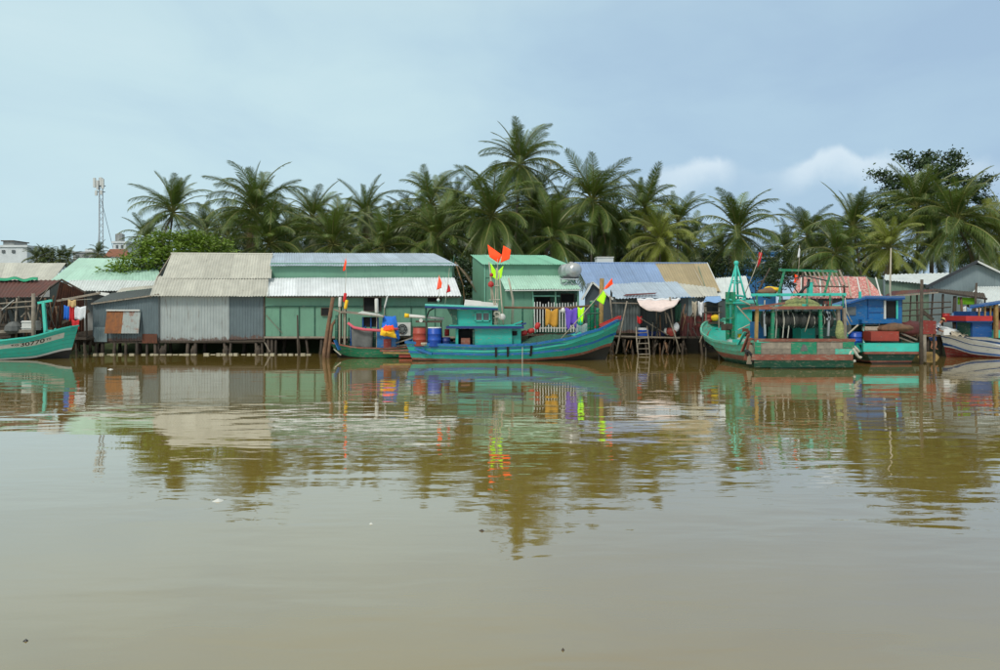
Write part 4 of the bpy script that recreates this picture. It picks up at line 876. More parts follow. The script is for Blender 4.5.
# ================================================================== boats
def smooth(a_, b_, x):
    t_ = max(0, min(1, (x - a_) / (b_ - a_))); return t_ * t_ * (3 - 2 * t_)
class Hull:
    """t: 0 stern .. 1 bow, v: 0 keel .. 1 sheer, s: -1 / +1 side; local x forward"""
    def __init__(s, Lh, B, sheer, stern, bow, depth=.6, rake=.9, wide=.6, trake=.25, sternw=.8):
        s.L, s.B, s.sheer, s.d, s.rake, s.wide, s.trake, s.sternw = Lh, B, sheer, depth, rake, wide, trake, sternw
        stern, bow = Vector((stern[0], stern[1], 0)), Vector((bow[0], bow[1], 0)); ax = (bow - stern).normalized()
        s.o = (stern + bow) / 2; s.ax = ax; s.ay = Vector((-ax.y, ax.x, 0))
    def sh(s, t):
        k = s.sheer
        for (t0, z0), (t1, z1) in zip(k, k[1:]):
            if t <= t1: return z0 + (z1 - z0) * smooth(0, 1, (t - t0) / (t1 - t0)) * .45 + (z1 - z0) * .55 * (t - t0) / (t1 - t0)
        return k[-1][1]
    def hb(s, t, v):
        pl = s.sternw + (1 - s.sternw) * smooth(0, .45, t)
        if t > s.wide: pl *= math.sqrt(max(0, 1 - ((t - s.wide) / (1 - s.wide)) ** 2.3))
        ex = .32 + .75 * smooth(.5, 1, t); return s.B / 2 * pl * (v ** ex)
    def local(s, x, y, z): return s.o + s.ax * x + s.ay * y + Vector((0, 0, z))
    def pt(s, t, v, side, inset=0.0):
        zs = s.sh(t); zk = -s.d + (s.d * .8) * smooth(.8, 1, t); z = zk + (zs - zk) * v
        x = -s.L / 2 + s.L * t + s.rake * (v - 1) * smooth(.45, 1, t) - s.trake * (v - .5) * (1 - smooth(0, .3, t))
        return s.local(x, side * max(0, s.hb(t, v) - inset), z)
    def build(s, root, bands, rail, deck_m='wood_grey', inner=None, deck_drop=.45, ns=30, rails=((1.0, .07, .09),), transom=None):
        """bands: list of (v_top, material) from keel up"""
        mats = [b_[1] for b_ in bands]; mb = MB(); ts = [i / ns for i in range(ns + 1)]
        vs = [0]; mi = []
        for k, (vt, _) in enumerate(bands):
            n = max(1, round((vt - vs[-1]) / .12)); v0 = vs[-1]
            for j in range(n): vs.append(v0 + (vt - v0) * (j + 1) / n); mi.append(k)
        for sd in (-1, 1):
            base = len(mb.v)
            for t_ in ts:
                for v in vs: mb.v.append(s.pt(t_, v, sd))
            n = len(vs)
            for i in range(ns):
                for j in range(n - 1):
                    q = (base + i * n + j, base + (i + 1) * n + j, base + (i + 1) * n + j + 1, base + i * n + j + 1)
                    mb.f.append(q if sd < 0 else q[::-1]); mb.m.append(mi[j])
        # transom
        n = len(vs); base = len(mb.v)
        for v in vs: mb.v += [s.pt(0, v, -1), s.pt(0, v, 1)]
        for j in range(n - 1): mb.f.append((base + 2 * j, base + 2 * j + 2, base + 2 * j + 3, base + 2 * j + 1)); mb.m.append(mi[j])
        h = part('hull', mb, mats, root, True)
        at_ = h.data.attributes.new('strake', 'FLOAT', 'POINT'); vals = vs * (2 * len(ts)) + [x for x in vs for _ in (0, 1)]
        at_.data.foreach_set('value', vals)
        # inner skin and deck
        ib = MB()
        for sd in (-1, 1):
            base = len(ib.v)
            for t_ in ts:
                for v in (.999, .5): 
                    p = s.pt(t_ * .985 + .006, v, sd, .07); zs = s.sh(t_)
                    if v < .9: p = s.pt(t_ * .985 + .006, .97, sd, .09); p.z = zs - deck_drop
                    ib.v.append(p)
            for i in range(ns): ib.f.append((base + 2 * i, base + 2 * i + 1, base + 2 * i + 3, base + 2 * i + 2)); ib.m.append(0)
        part('bulwark', ib, inner or mats[-1], root, True)
        dk = MB(); 
        for t_ in ts:
            for sd in (-1, 1):
                p = s.pt(t_ * .985 + .006, .95, sd, .08); p.z = s.sh(t_) - deck_drop; dk.v.append(p)
        for i in range(ns): dk.f.append((2 * i, 2 * i + 1, 2 * i + 3, 2 * i + 2)); dk.m.append(0)
        part('deck', dk, deck_m, root)
        for (v, wd, hh, *rm) in ([r_ if len(r_) > 3 else (*r_, rail) for r_ in rails]):
            for sd in (-1, 1):
                g = MB(); pts = [s.pt(t_, v, sd) for t_ in ts]
                for i in range(ns):
                    a_, b_ = pts[i], pts[i + 1]
                    if (b_ - a_).length < 1e-3: continue
                    g.beam(a_ - (b_ - a_) * .02, b_ + (b_ - a_) * .02, wd, hh)
                part('rub_rail' if v < .97 else 'gunwale', g, rm[0], root)
            g = MB().beam(s.pt(0, v, -1), s.pt(0, v, 1), wd, hh); part('stern_rail', g, rm[0], root)
        return h
def bxp(px0, px1, y0, y1, Y0, Y1):
    """box whose front face (at Y0) covers the pixel rectangle"""
    a_, b_ = P(px0, y1, Y0), P(px1, y0, Y0); return (a_.x, Y0, a_.z), (b_.x, Y1, b_.z)
def barrel(name, px, y0, y1, wpx, Y, m, label, cat='barrel', lid=None):
    c = P(px, y1, Y); r_ = wpx / 2 * Y / F; hh = (y1 - y0) * Y / F
    t = thing(name, c, label, cat)
    part('body', MB().lathe(c, [(r_ * .92, 0), (r_ * .97, .04), (r_ * .97, hh * .32), (r_ * 1.03, hh * .34), (r_ * .97, hh * .37), (r_ * .97, hh * .64), (r_ * 1.03, hh * .66), (r_ * .97, hh * .69), (r_ * .95, hh * .95), (r_ * .85, hh)], 16), m, t, True)
    part('rim', MB().lathe(c + Vector((0, 0, hh * .97)), [(r_ * .98, 0), (r_ * .98, .05), (r_ * .8, .06)], 16), lid or m, t)
    return t
def flag(mb, hoist, tip, low, mid=None, seed=0):
    """kite-shaped pennant between its four corners"""
    h_, t_, l_ = Vector(hoist), Vector(tip), Vector(low); q = [l_, Vector(mid) if mid else (l_ + t_) / 2, t_, h_]
    ph = seed * 1.7
    return mb.grid(lambda u, v: bil(q, u, v) + Vector((0, .06 * math.sin(u * 5 + v * 3 + ph), 0)), 6, 6)
def marker(px0, y0, px1, y1, Y, flags, label, r=.025, extra=(), Y1=None):
    """bamboo marker pole with cloth pennants"""
    Y1 = Y1 or Y
    p, q = P(px0, y0, Y), P(px1, y1, Y1); t = thing('marker_flag', p, label, 'flag')
    mid = (p + q) / 2 + Vector((.03, 0, 0)); part('pole', MB().tube([p, mid, q], [r * 1.2, r, r * .7], 6), 'bamboo', t, True)
    for k, (m, pts) in enumerate(flags):
        w_ = [P(a_, b_, Y1) for a_, b_ in pts]; fb = MB(); ph = k * 1.7 + px0
        fb.grid(lambda u, v: bil(w_, u, v) + Vector((0, .05 * math.sin(u * 5 + v * 3 + ph), 0)), 6, 6)
        solidify(part('pennant', fb, m, t, True), .006)
    for (m, cx, cy, rp) in extra:
        c = P(cx, cy, Y1); rr_ = rp * Y1 / F; part('float', MB().lathe(c, [(rr_ * .3, -rr_), (rr_ * .9, -rr_ * .5), (rr_, 0), (rr_ * .9, rr_ * .5), (rr_ * .3, rr_)], 10), m, t, True)
    return t

# ---------------------------------------------------------------- teal boat in the middle
YB = 43.4
bt = thing('fishing_boat', (PX(517, YB), YB, 0), 'long teal fishing boat with blue rails and wheelhouse moored in front of the green houses', 'boat', 'moored fishing boats')
Hc = Hull(12.5, 3.3, [(0, 1.12), (.12, .98), (.34, .90), (.55, 1.0), (.72, 1.30), (.86, 1.78), (1, 2.46)], (-5.22, YB), (7.25, YB), .55, .95, .62, .55, .72)
hull = Hc.build(bt, [(.37, 'hull_black'), (.45, 'wood_red'), (.98, 'teal'), (1.0, 'blue_paint')], 'blue_paint', 'wood_grey', 'teal_bright', .35, 34, ((1.0, .12, .15), (.88, .05, .07), (.66, .08, .13)))
for tt in (.40, .455, .565):   # fender straps over the side
    part('fender', MB().beam(Hc.pt(tt, .95, -1) + Vector((0, -.06, 0)), Hc.pt(tt, .56, -1) + Vector((0, -.08, 0)), .12, .10), 'black_plastic', bt)
# stern platform and bow breasthook in red
part('bow_cap', MB().slab([Hc.pt(.90, 1, -1) + Vector((0, 0, .03)), Hc.pt(1.0, 1, -1) + Vector((0, 0, .03)), Hc.pt(1.0, 1, 1) + Vector((0, .01, .03)), Hc.pt(.90, 1, 1) + Vector((0, 0, .03))], .05), 'pitch_red', bt)
for sd in (-1, 1): part('bow_board', MB().slab([Hc.pt(.88, 1, sd, .05), Hc.pt(.995, 1, sd), Hc.pt(.995, 1, sd) + Vector((0, 0, .22)), Hc.pt(.88, 1, sd, .05) + Vector((0, 0, .10))], .05), 'pitch_red', bt)
sb = MB(); sb.slab([P(407, 345.5, 42.6), P(424, 350, 42.2), P(424, 349, 44.8), P(407, 344.5, 44.4)], .08); part('stern_platform', sb, 'blue_paint', bt)
part('stern_beam', MB().beam(P(407, 345, 42.5), P(432, 354, 42.0), .1, .14), 'blue_paint', bt)
# lower cabin
def pbox(name, px0, px1, y0, y1, Y0, Y1, m, par=bt): return part(name, MB().box(*bxp(px0, px1, y0, y1, Y0, Y1)), m, par)
cab = pbox('cabin', 474, 512, 328, 347.5, 42.35, 44.5, 'teal')
pbox('cabin_post', 456, 458.2, 329, 347.5, 42.35, 42.5, 'teal'); pbox('cabin_back', 456.5, 476, 329, 347.5, 44.3, 44.45, 'green_dark'); pbox('doorway_side', 455.5, 458, 329, 347.5, 42.5, 44.4, 'teal')
part('doorway', MB().box(*bxp(458.5, 474, 330.5, 347, 42.9, 42.95)), 'dark_void', bt)
part('door_jamb', MB().box(*bxp(472.6, 474.6, 329.5, 347.2, 42.30, 42.42)), 'green_dark', bt)
part('engine_box', MB().box(*bxp(461, 470, 338, 347, 42.5, 42.85)), 'wood_red', bt)
# cabin roof edge (blue shelf)
part('shelf_roof', MB().box(*bxp(446, 524, 326.3, 328.6, 42.0, 44.8)), 'navy', bt)
part('shelf_top', MB().box(*bxp(449, 522, 325.0, 326.2, 42.15, 44.6)), 'teal', bt)
# forward hood
hd = MB(); a0, a1 = bxp(509, 521, 328.5, 347, 42.6, 44.3); hd.box(a0, a1); part('hood', hd, 'teal', bt)
part('hood_roof', MB().slab([P(507, 327, 42.3), P(526, 322.5, 42.3), P(526, 322.5, 44.5), P(507, 327, 44.5)], -.1), 'navy', bt)
part('hood_roof_top', MB().slab([P(508, 326, 42.4), P(522, 320.5, 42.4), P(522, 320.5, 44.4), P(508, 326, 44.4)], -.08), 'teal', bt)
part('hood_window', MB().box(*bxp(510.5, 517, 331, 335.5, 42.55, 42.6)), 'dark_void', bt)
# wheelhouse
wh = pbox('wheelhouse', 457, 492, 309.5, 326.5, 42.45, 44.3, 'teal')
w_ = MB().box(*bxp(475.5, 489.5, 312.5, 321, 42.40, 42.45)); wp = part('window', w_, 'glass', wh)
fr = MB()
for x0, x1, y0, y1 in ((475, 490, 312, 313), (475, 490, 320.3, 321.3), (475, 476, 312, 321.3), (489, 490, 312, 321.3), (482, 483, 312, 321.3)): fr.box(*bxp(x0, x1, y0, y1, 42.33, 42.41))
part('window_frame', fr, 'teal_bright', wh)
part('front_frame', MB().box(*bxp(491.8, 497, 309.5, 326.5, 42.6, 44.2)), 'green_dark', wh)
part('roof', MB().slab([P(425, 306.5, 42.0), P(498, 309.0, 42.0), P(498, 307.6, 44.7), P(425, 305.2, 44.7)], .09), 'teal_bright', bt)
part('roof_edge', MB().beam(P(425, 306.9, 41.95), P(498, 309.2, 41.95), .05, .12), 'navy', bt)
cv = MB(); pts = [P(425.5, 307, 42.2), P(426, 314, 42.2), P(426.5, 322, 42.2)]; cv.tube(pts, .06); part('roof_post', cv, 'green_dark', bt)
part('roof_post', MB().tube([P(426, 307, 44.4), P(427, 345, 44.4)], .06), 'green_dark', bt)
part('roof_bracket', MB().tube([P(435, 307.5, 42.2), P(429, 311, 42.2), P(426.5, 318, 42.2)], .05), 'black_plastic', bt)
kn = MB(); kn.add([P(447, 308.5, 42.3), P(457, 309, 42.3), P(457, 327, 42.3), P(453, 327, 42.3), P(452, 318, 42.3)] + [P(447, 308.5, 42.3) + Vector((0, .12, 0)), P(457, 309, 42.3) + Vector((0, .12, 0)), P(457, 327, 42.3) + Vector((0, .12, 0)), P(453, 327, 42.3) + Vector((0, .12, 0)), P(452, 318, 42.3) + Vector((0, .12, 0))], [(0, 4, 3, 2, 1), (5, 6, 7, 8, 9), (0, 1, 6, 5), (1, 2, 7, 6), (2, 3, 8, 7), (3, 4, 9, 8), (4, 0, 5, 9)]); part('wheelhouse_wing', kn, 'green_dark', bt)
# foam sheets lying on the wheelhouse roof
for x0, x1, ya, yb in ((464, 482, 301, 306.5), (480, 498, 303, 306.8)):
    part('roof_panel', MB().slab([P(x0, yb, 42.2), P(x1, yb + .6, 42.2), P(x1 - 1, ya + 1.5, 44), P(x0 + 1, ya, 44)], .09), 'white_paint', bt)
part('searchlight', MB().lathe(P(501.5, 317, 42.2), [(.05, -.2), (.17, -.18), (.2, .1), (.16, .2), (.04, .22)], 14, (.6, -1, 0)), 'white_paint', bt, True)
part('net_shaft', MB().lathe(P(421, 320.5, 42.3), [(.11, 0), (.11, .06)], 14, (0, -1, 0)), 'white_paint', bt)
part('tiller_pole', MB().tube([P(405, 315.5, 42.2), P(444, 318.8, 42.6)], [.10, .08], 8), 'white_paint', bt, True); part('tiller_tip', MB().tube([P(404.5, 315.4, 42.2), P(409, 315.8, 42.25)], [.13, .115], 8), 'cloth_yellow', bt, True)
part('tiller_post', MB().tube([P(426, 318, 42.3), P(426.5, 345, 42.3)], .05), 'wood_dark', bt)
part('stern_bench', MB().beam(P(416, 321.5, 42.5), P(442, 321.5, 42.5), .4, .12), 'wood_dark', bt)
part('stern_post', MB().tube([P(441, 321, 42.6), P(442, 346, 42.6)], .05), 'wood_dark', bt)
# mast and rigging
for i, (x0, y0, x1, y1) in enumerate(((494.5, 346, 496.5, 268), (505, 346, 499, 270), (499, 346, 489, 262), (492, 300, 490, 268))):
    part('mast_pole', MB().tube([P(x0, y0, 42.5), P(x1, y1, 42.6)], [.055, .035], 7), 'bamboo', bt, True)
for y, x0, x1 in ((300, 489, 500), (286, 488.5, 499), (318, 493, 503)): part('mast_tie', MB().tube([P(x0, y, 42.5), P(x1, y - .5, 42.5)], .025), 'rope_pale', bt)
part('rope_coil', MB().tube([P(497 + 3 * math.cos(k * .7), 312 + 2.2 * math.sin(k * .7) + k * .15, 42.4 - .03 * k) for k in range(22)], .03, 5), 'rope_pale', bt, True)
part('masthead_lamp', MB().lathe(P(491, 284.5, 42.4), [(.04, -.16), (.16, -.1), (.18, .05), (.1, .16), (.03, .2)], 10), 'pitch_red', bt, True)
part('masthead_lamp', MB().lathe(P(491.5, 275, 42.4), [(.04, -.1), (.1, -.06), (.11, .05), (.03, .12)], 10), 'pitch_red', bt, True)
# boom with its posts, bow bollards
part('boom', MB().tube([P(504, 307.5, 42.8), P(560, 308.3, 42.8), P(597, 305.5, 42.8)], [.07, .075, .06], 7), 'wood_brown', bt, True)
part('boom_post', MB().tube([P(522.5, 326, 42.8), P(522.5, 308, 42.8)], .06), 'green_dark', bt)
for x, yt, r_ in ((592.3, 300.5, .13), (597.5, 308, .10), (589, 313, .10)):
    part('bollard', MB().lathe(P(x, 334, 42.7), [(r_, 0), (r_, (334 - yt) * 42.7 / F - .15), (r_ * 1.2, (334 - yt) * 42.7 / F - .12), (r_ * 1.2, (334 - yt) * 42.7 / F - .04), (r_ * .6, (334 - yt) * 42.7 / F)], 10), 'green_paint', bt, True)
part('bollard_bar', MB().tube([P(586, 314, 42.6), P(600, 313, 42.6)], .05), 'green_dark', bt)
part('fore_deck', MB().slab([P(578, 336, 42.4), P(606, 328, 42.6), P(606, 327, 44), P(578, 335, 44.4)], .05), 'teal_bright', bt)
part('hull_lettering', MB(), 'hull_black', bt) if False else None
part('mooring_line', MB().tube([P(522.5, 347, 41.7), P(522.3, 358, 41.65), P(522.5, 368, 41.5)], .018, 5), 'rope_pale', bt)
part('cooking_pot', MB().lathe(P(424, 345.5, 42.2), [(.16, 0), (.22, .1), (.2, .18)], 10), 'bamboo', bt)
# net pile amidships
npile = MB()
def netf(u, v):
    x = 519 + 66 * u; Y = 42.3 + 1.9 * v
    hgt = math.sin(math.pi * min(1, max(0, u))) ** .5 * math.sin(math.pi * v) ** .5
    p = P(x, 346.5 - 1.5 * u - 5 * u * u, Y); p.z += hgt * (.72 - .25 * u) + .1 * mnoise.noise(Vector((u * 14, v * 5, 2))) * hgt + .05 * mnoise.noise(Vector((u * 40, v * 14, 5))); return p
npile.grid(netf, 60, 18); solo('net_pile', npile, 'net_green', 'heap of green fishing net on the teal boat deck', 'fishing net', smooth=True)
for i, (x, y, m, n_) in enumerate(((524, 333, 'pitch_red', 'red'), (531, 331, 'pitch_red', 'red'), (537.5, 326, 'pitch_red', 'red'))):
    c = P(x, y, 43.0); solo('net_float', MB().lathe(c, [(.05, -.22), (.14, -.17), (.17, 0), (.14, .17), (.05, .22)], 10, (1, 0, .3 if i < 2 else 2.5)), m, ('small red float lying left on the net heap', 'small red float on top of the net heap', 'upright red float standing behind the net heap')[i], 'float', smooth=True)
# barrels on the stern
barrel('plastic_drum', 420, 327, 346, 14.6, 42.5, 'barrel_red', 'brick red drum on the teal boat stern', lid='wood_dark')
barrel('plastic_drum', 434.5, 327.5, 346.5, 14.2, 42.4, 'barrel_blue', 'blue drum on the teal boat stern beside the red one', lid='hull_white')
barrel('jerrycan', 446, 338, 347, 9, 42.6, 'navy', 'small dark blue container between blue drum and cabin', 'container')
barrel('bucket', 447, 330, 336, 5, 43.4, 'pitch_red', 'small red bucket behind the blue drum', 'bucket')
# laundry on the boom
def laundry(px0, px1, y0, drop, Y, m, label, seed, taper=1.0, name='cloth'):
    o = solo(name, hang_cloth(MB(), P(px0, y0, Y), P(px1, y0, Y), drop, seed, .09, taper, 1.0), m, label, 'laundry', 'laundry hung on the boat boom', True); return solidify(o)
laundry(545.5, 558, 308.5, 1.02, 42.72, 'cloth_mustard', 'mustard yellow cloth hanging from the boat boom', 1, 1.05)
laundry(565, 577.5, 307.5, 1.12, 42.72, 'cloth_purple', 'purple cloth hanging from the boat boom', 2, .8)
laundry(577.5, 584.5, 307, .85, 42.72, 'cloth_lime', 'lime yellow shirt hanging at the end of the boom', 3, .7)
laundry(575, 588, 323, .62, 43.6, 'cloth_white', 'pale grey cloth hanging low behind the bow bollards', 4, .9)
solo('lamp_bulb', MB().lathe(P(563, 310.5, 42.7), [(.03, -.16), (.12, -.1), (.15, 0), (.1, .1), (.04, .18)], 12), 'white_paint', 'round white lamp hanging from the boom between mustard and purple cloths', 'lamp', smooth=True)
solo('float_ball', MB().lathe(P(580, 322, 42.9), [(.05, -.2), (.16, -.13), (.21, 0), (.16, .13), (.05, .2)], 12), 'teal_bright', 'pale teal ball float hanging beside the bow bollards', 'float', smooth=True)
# marker flags
marker(497.5, 345, 497.5, 254, 42.6, [('cloth_orange', [(498.5, 263), (502, 255), (487.5, 244.5), (489.5, 257)]), ('cloth_orange', [(500.5, 263), (509.5, 259), (511, 250), (503.5, 245.5)]), ('cloth_lime', [(497, 280), (496, 271), (490.5, 263), (492, 277)]), ('cloth_lime', [(497, 280), (501.5, 278), (503.5, 265.5), (497.5, 272)])], 'tall marker pole with big orange and lime pennants at the boat wheelhouse')
marker(438.2, 307, 439.4, 275, 42.8, [('cloth_orange', [(436.8, 290), (441.2, 288), (442, 283), (439, 275)])], 'thin pole with single orange pennant on the teal boat roof', .018, extra=(('white_paint', 438.3, 300, 1.6),))
marker(444.5, 307, 449.5, 268, 42.8, [('cloth_red', [(446.3, 293), (450.8, 291.5), (450, 287), (448, 283.5)])], 'thin leaning pole with small dark red pennant on the teal boat roof', .018)
marker(559, 341, 608, 285, 42.3, [('cloth_lime', [(596.5, 300), (603.5, 304.5), (606.5, 296), (603, 290)]), ('cloth_orange', [(603.5, 289), (606.5, 289), (613, 284), (612, 278)])], 'slanting pole with lime and orange pennants over the boat bow', .03)
# mooring stake behind the bow
solo('mooring_post', MB().tube([P(601.5, 352, 45) - Vector((0, 0, 1)), P(601, 315, 45), P(602, 278.5, 45)], [.16, .15, .14], 9), 'wood_yellow', 'thick yellowish mooring post behind the teal boat bow', 'post', smooth=True)
solo('bamboo_pole', MB().tube([P(511.5, 345, 44.6), P(513, 300, 44.6), P(508.5, 278, 44.6)], [.09, .075, .05], 7), 'bamboo', 'pale crooked bamboo pole standing behind the teal boat hood', 'pole', smooth=True)

# ---------------------------------------------------------------- left boat with registration number
bl = thing('fishing_boat', (-30.5, 43.2, 0), 'mint green fishing boat with white number band, bow at the left edge', 'boat', 'moored fishing boats')
bow = Vector((PX(78.5, 45.0), 45.0)); dr = Vector((-1, -.26)).normalized(); st = bow + dr * 11.0
Ha = Hull(11.0, 3.2, [(0, 1.25), (.3, 1.05), (.6, 1.12), (.78, 1.35), (1, 2.02)], (st.x, st.y), (bow.x, bow.y), .5, .55, .60, .4, .75)
Ha.build(bl, [(.30, 'hull_black'), (.36, 'white_paint'), (1.0, 'teal_bright')], 'teal_bright', 'wood_grey', 'teal', .3, 40, ((1.0, .09, .09),))
bn_ = MB(); ts = [.5 + .455 * i / 26 for i in range(27)]
for t_ in ts:
    for v in (.70, .87): bn_.v.append(Ha.pt(t_, v, -1) + (Ha.pt(t_, v, -1) - Ha.pt(t_, v, 1)).normalized() * .012)
for i in range(26): bn_.f.append((2 * i, 2 * i + 2, 2 * i + 3, 2 * i + 1)); bn_.m.append(0)
part('name_band', bn_, 'name_band', bl, True)
def hull_text(txt, t0, t1, vmid, vh, m, parent, H, size_rel=1.0, name='registration_number'):
    cu_ = bpy.data.curves.new('txt', 'FONT'); cu_.body = txt; cu_.align_x = 'LEFT'; cu_.offset = .012
    ob = bpy.data.objects.new('txt', cu_); C.objects.link(ob); dg = bpy.context.evaluated_depsgraph_get(); me = bpy.data.meshes.new_from_object(ob.evaluated_get(dg))
    bpy.data.objects.remove(ob)
    xs = [v.co.x for v in me.vertices]; ys = [v.co.y for v in me.vertices]; x0, x1, y0, y1 = min(xs), max(xs), min(ys), max(ys)
    mb_ = MB()
    for v in me.vertices:
        u = (v.co.x - x0) / (x1 - x0); k = (v.co.y - y0) / (y1 - y0)
        t_ = t0 + (t1 - t0) * u; vv_ = vmid + (k - .5) * vh; p = H.pt(t_, vv_, -1); mb_.v.append(p + (p - H.pt(t_, vv_, 1)).normalized() * .022)
    for p in me.polygons: mb_.f.append(tuple(p.vertices)); mb_.m.append(0)
    return part(name, mb_, m, parent)
hull_text('KG', .715, .748, .782, .065, 'hull_name', bl, Ha, name='registration_letters')
hull_text('30770', .757, .868, .785, .125, 'hull_name', bl, Ha)
hull_text('TS', .874, .898, .785, .06, 'hull_name', bl, Ha, name='registration_letters')
# bow gallows post
g0 = P(46, 337, 44.2); part('bow_post', MB().beam(g0, P(43.5, 301.5, 44.2), .17, .14), 'teal_bright', bl)
part('bow_post_head', MB().beam(P(38, 303, 44.2), P(52, 300.5, 44.2), .12, .14), 'teal_bright', bl)
part('anchor_drum', MB().lathe(P(51, 331.5, 44.3), [(.12, -.3), (.2, -.28), (.2, -.22), (.1, -.2), (.1, .2), (.2, .22), (.2, .28), (.12, .3)], 12, (1, .2, 0)), 'teal', bl, True)
part('stay', MB().tube([P(44, 302, 44.2), P(58, 334, 44.6)], .02), 'rope_dark', bl)
solo('mooring_post', MB().tube([P(34, 350, 45.5) - Vector((0, 0, 1)), P(33.5, 320, 45.5), P(33.5, 293.5, 45.5)], [.13, .12, .11], 8), 'wood_grey', 'grey wooden mooring post in front of the rusty shack', 'post', smooth=True)
for i, (x, y, sz, m, lb, nm) in enumerate(((5, 330, .5, 'wood_dark', 'dark wooden crate at the far left of the rusty shack porch', 'crate'), (14, 326, .55, 'net_grey', 'grey bundle of net on the rusty shack porch', 'net_bundle'), (29, 325, .35, 'white_paint', 'white box on the rusty shack porch', 'box'))):
    c = P(x, y, 47.2); b_ = MB()
    if nm == 'net_bundle': b_.lathe(c - Vector((0, 0, .5)), [(.35, 0), (.55, .2), (.5, .5), (.25, .75), (.05, .8)], 10)
    else:
        b_.box((c.x - sz, 47.0, c.z - sz), (c.x + sz, 47.9, c.z + sz * .8)); b_.box((c.x - sz - .03, 46.95, c.z + sz * .5), (c.x + sz + .03, 47.95, c.z + sz * .62)); b_.box((c.x - sz - .03, 46.95, c.z - sz * .6), (c.x + sz + .03, 47.95, c.z - sz * .48))
    solo(nm, b_, m, lb, nm.replace('_', ' '))
ln = MB().tube([P(62, 298.5, 47.6), P(76, 300, 47.6), P(92, 299, 47.6)], .015, 4); solo('clothes_line', ln, 'rope_pale', 'clothes line strung beside the rusty shack', 'line')
for i, (x0, x1, y, d_, m, lb) in enumerate(((64, 69.5, 305, .95, 'cloth_blue', 'blue shirt hanging on the line by the rusty shack'), (69.5, 74.5, 303, 1.2, 'cloth_red', 'red striped shirt hanging on the line by the rusty shack'), (74.5, 86, 306, .9, 'cloth_white', 'white shirt hanging on the line by the blue-grey shack'), (71.5, 79.5, 319.5, .62, 'cloth_red', 'red cloth hanging lowest beside the left boat bow'), (68, 76, 299.5, .5, 'straw', 'cream cloth hanging highest on the clothes line'))):
    o = solo('cloth', hang_cloth(MB(), P(x0, y, 47.5 - .05 * i), P(x1, y, 47.5 - .05 * i), d_, 40 + i, .05, .9, .4), m, lb, 'laundry', 'laundry by the rusty shack', True); solidify(o)

# ---------------------------------------------------------------- small cluttered boat with blue cabin
bs = thing('fishing_boat', (PX(375, 45.6), 45.6, 0), 'small green boat with blue cabin and grey sheet, left of the teal boat stern', 'boat', 'moored fishing boats')
Hs = Hull(5.2, 2.3, [(0, .72), (.3, .62), (.6, .66), (1, .95)], (PX(412, 45.8), 45.8), (PX(331, 45.8), 45.8), .4, .5, .6, .2, .8)
Hs.build(bs, [(.42, 'hull_black'), (.98, 'green_paint'), (1, 'wood_red')], 'wood_red', 'wood_grey', 'green_paint', .2, 22, ((1.0, .09, .08),))
pbox('cabin', 377, 396, 331, 350, 44.9, 46.4, 'blue_paint', bs); pbox('cabin_side', 350, 377, 330, 349.5, 45.3, 46.4, 'green_dark', bs)
part('door', MB().box(*bxp(383.5, 391, 339, 348.5, 44.84, 44.9)), 'hull_red', bs)
part('cabin_window', MB().box(*bxp(362, 378, 317, 327, 45.2, 45.3)), 'dark_void', bs)
solidify(part('grey_sheet', hang_cloth(MB(), P(351, 327.5, 44.8), P(373, 329.5, 44.8), 1.28, 8, .05, .92, .12), 'net_grey', bs, True))
for x, y in ((363, 317), (378, 318), (365.5, 326), (351, 326), (371, 318), (395, 330)): part('cabin_post', MB().tube([P(x, y, 45.1), P(x, 350, 45.1)], .05), 'blue_deep', bs)
part('roof', MB().slab([P(341, 312.5, 44.7), P(384, 317.5, 44.7), P(384, 316.2, 46.6), P(341, 311.2, 46.6)], .07), 'wood_grey', bs)
part('roof_sheet', MB().slab([P(358, 313.5, 44.75), P(383, 316.7, 44.75), P(379, 314.6, 46.4), P(362, 311.8, 46.4)], .05), 'white_paint', bs)
part('hose', MB().tube([P(348, 323, 44.7), P(354, 327.5, 44.6), P(364, 329.5, 44.5), P(380, 330.5, 44.5), P(398, 329, 44.6)], .085, 8), 'cloth_hose', bs, True)
part('roof_beam', MB().tube([P(334, 309.5, 45), P(345, 314, 44.9)], .05), 'wood_grey', bs)
part('side_board', MB().beam(P(380, 350.8, 44.6), P(412, 350.2, 44.6), .06, .12), 'wood_red', bs); part('side_board', MB().beam(P(383, 352.8, 44.6), P(411, 353.2, 44.6), .06, .10), 'wood_yellow', bs); part('stern_panel', MB().box(*bxp(399, 412, 354, 357.5, 44.7, 45.0)), 'barrel_red', bs)
part('plank', MB().beam(P(396, 343, 44.9), P(414, 337.5, 45.2), .25, .06), 'wood_grey', bs); part('plank', MB().beam(P(397, 346, 44.8), P(412, 344, 45.2), .25, .06), 'wood_grey', bs)
part('bow_patch', MB().beam(P(335, 340, 44.7), P(339.5, 350, 44.6), .3, .05), 'blue_paint', bs); part('bow_patch', MB().beam(P(334, 349, 44.65), P(341, 355, 44.6), .12, .05), 'bamboo', bs)
for x, yt, m, r_ in ((337, 315, 'green_dark', .12), (339.5, 298, 'wood_grey', .06), (341.5, 296, 'wood_dark', .05), (346, 301, 'wood_dark', .05), (349, 318, 'green_dark', .05), (344, 306, 'wood_dark', .05)):
    part('pole', MB().tube([P(x - .5, 350, 45.2), P(x, yt, 45.2)], [r_, r_ * .8], 7), m, bs, True)
def bluetarp(u, v):
    p = bil([P(381, 333, 44.4), P(400, 339, 44.6), P(396, 316.5, 45.4), P(383, 316, 45.4)], u, v); p.y -= .35 * math.sin(math.pi * u) * math.sin(math.pi * v); p.z += .12 * mnoise.noise(Vector((u * 5, v * 5, 3))); return p
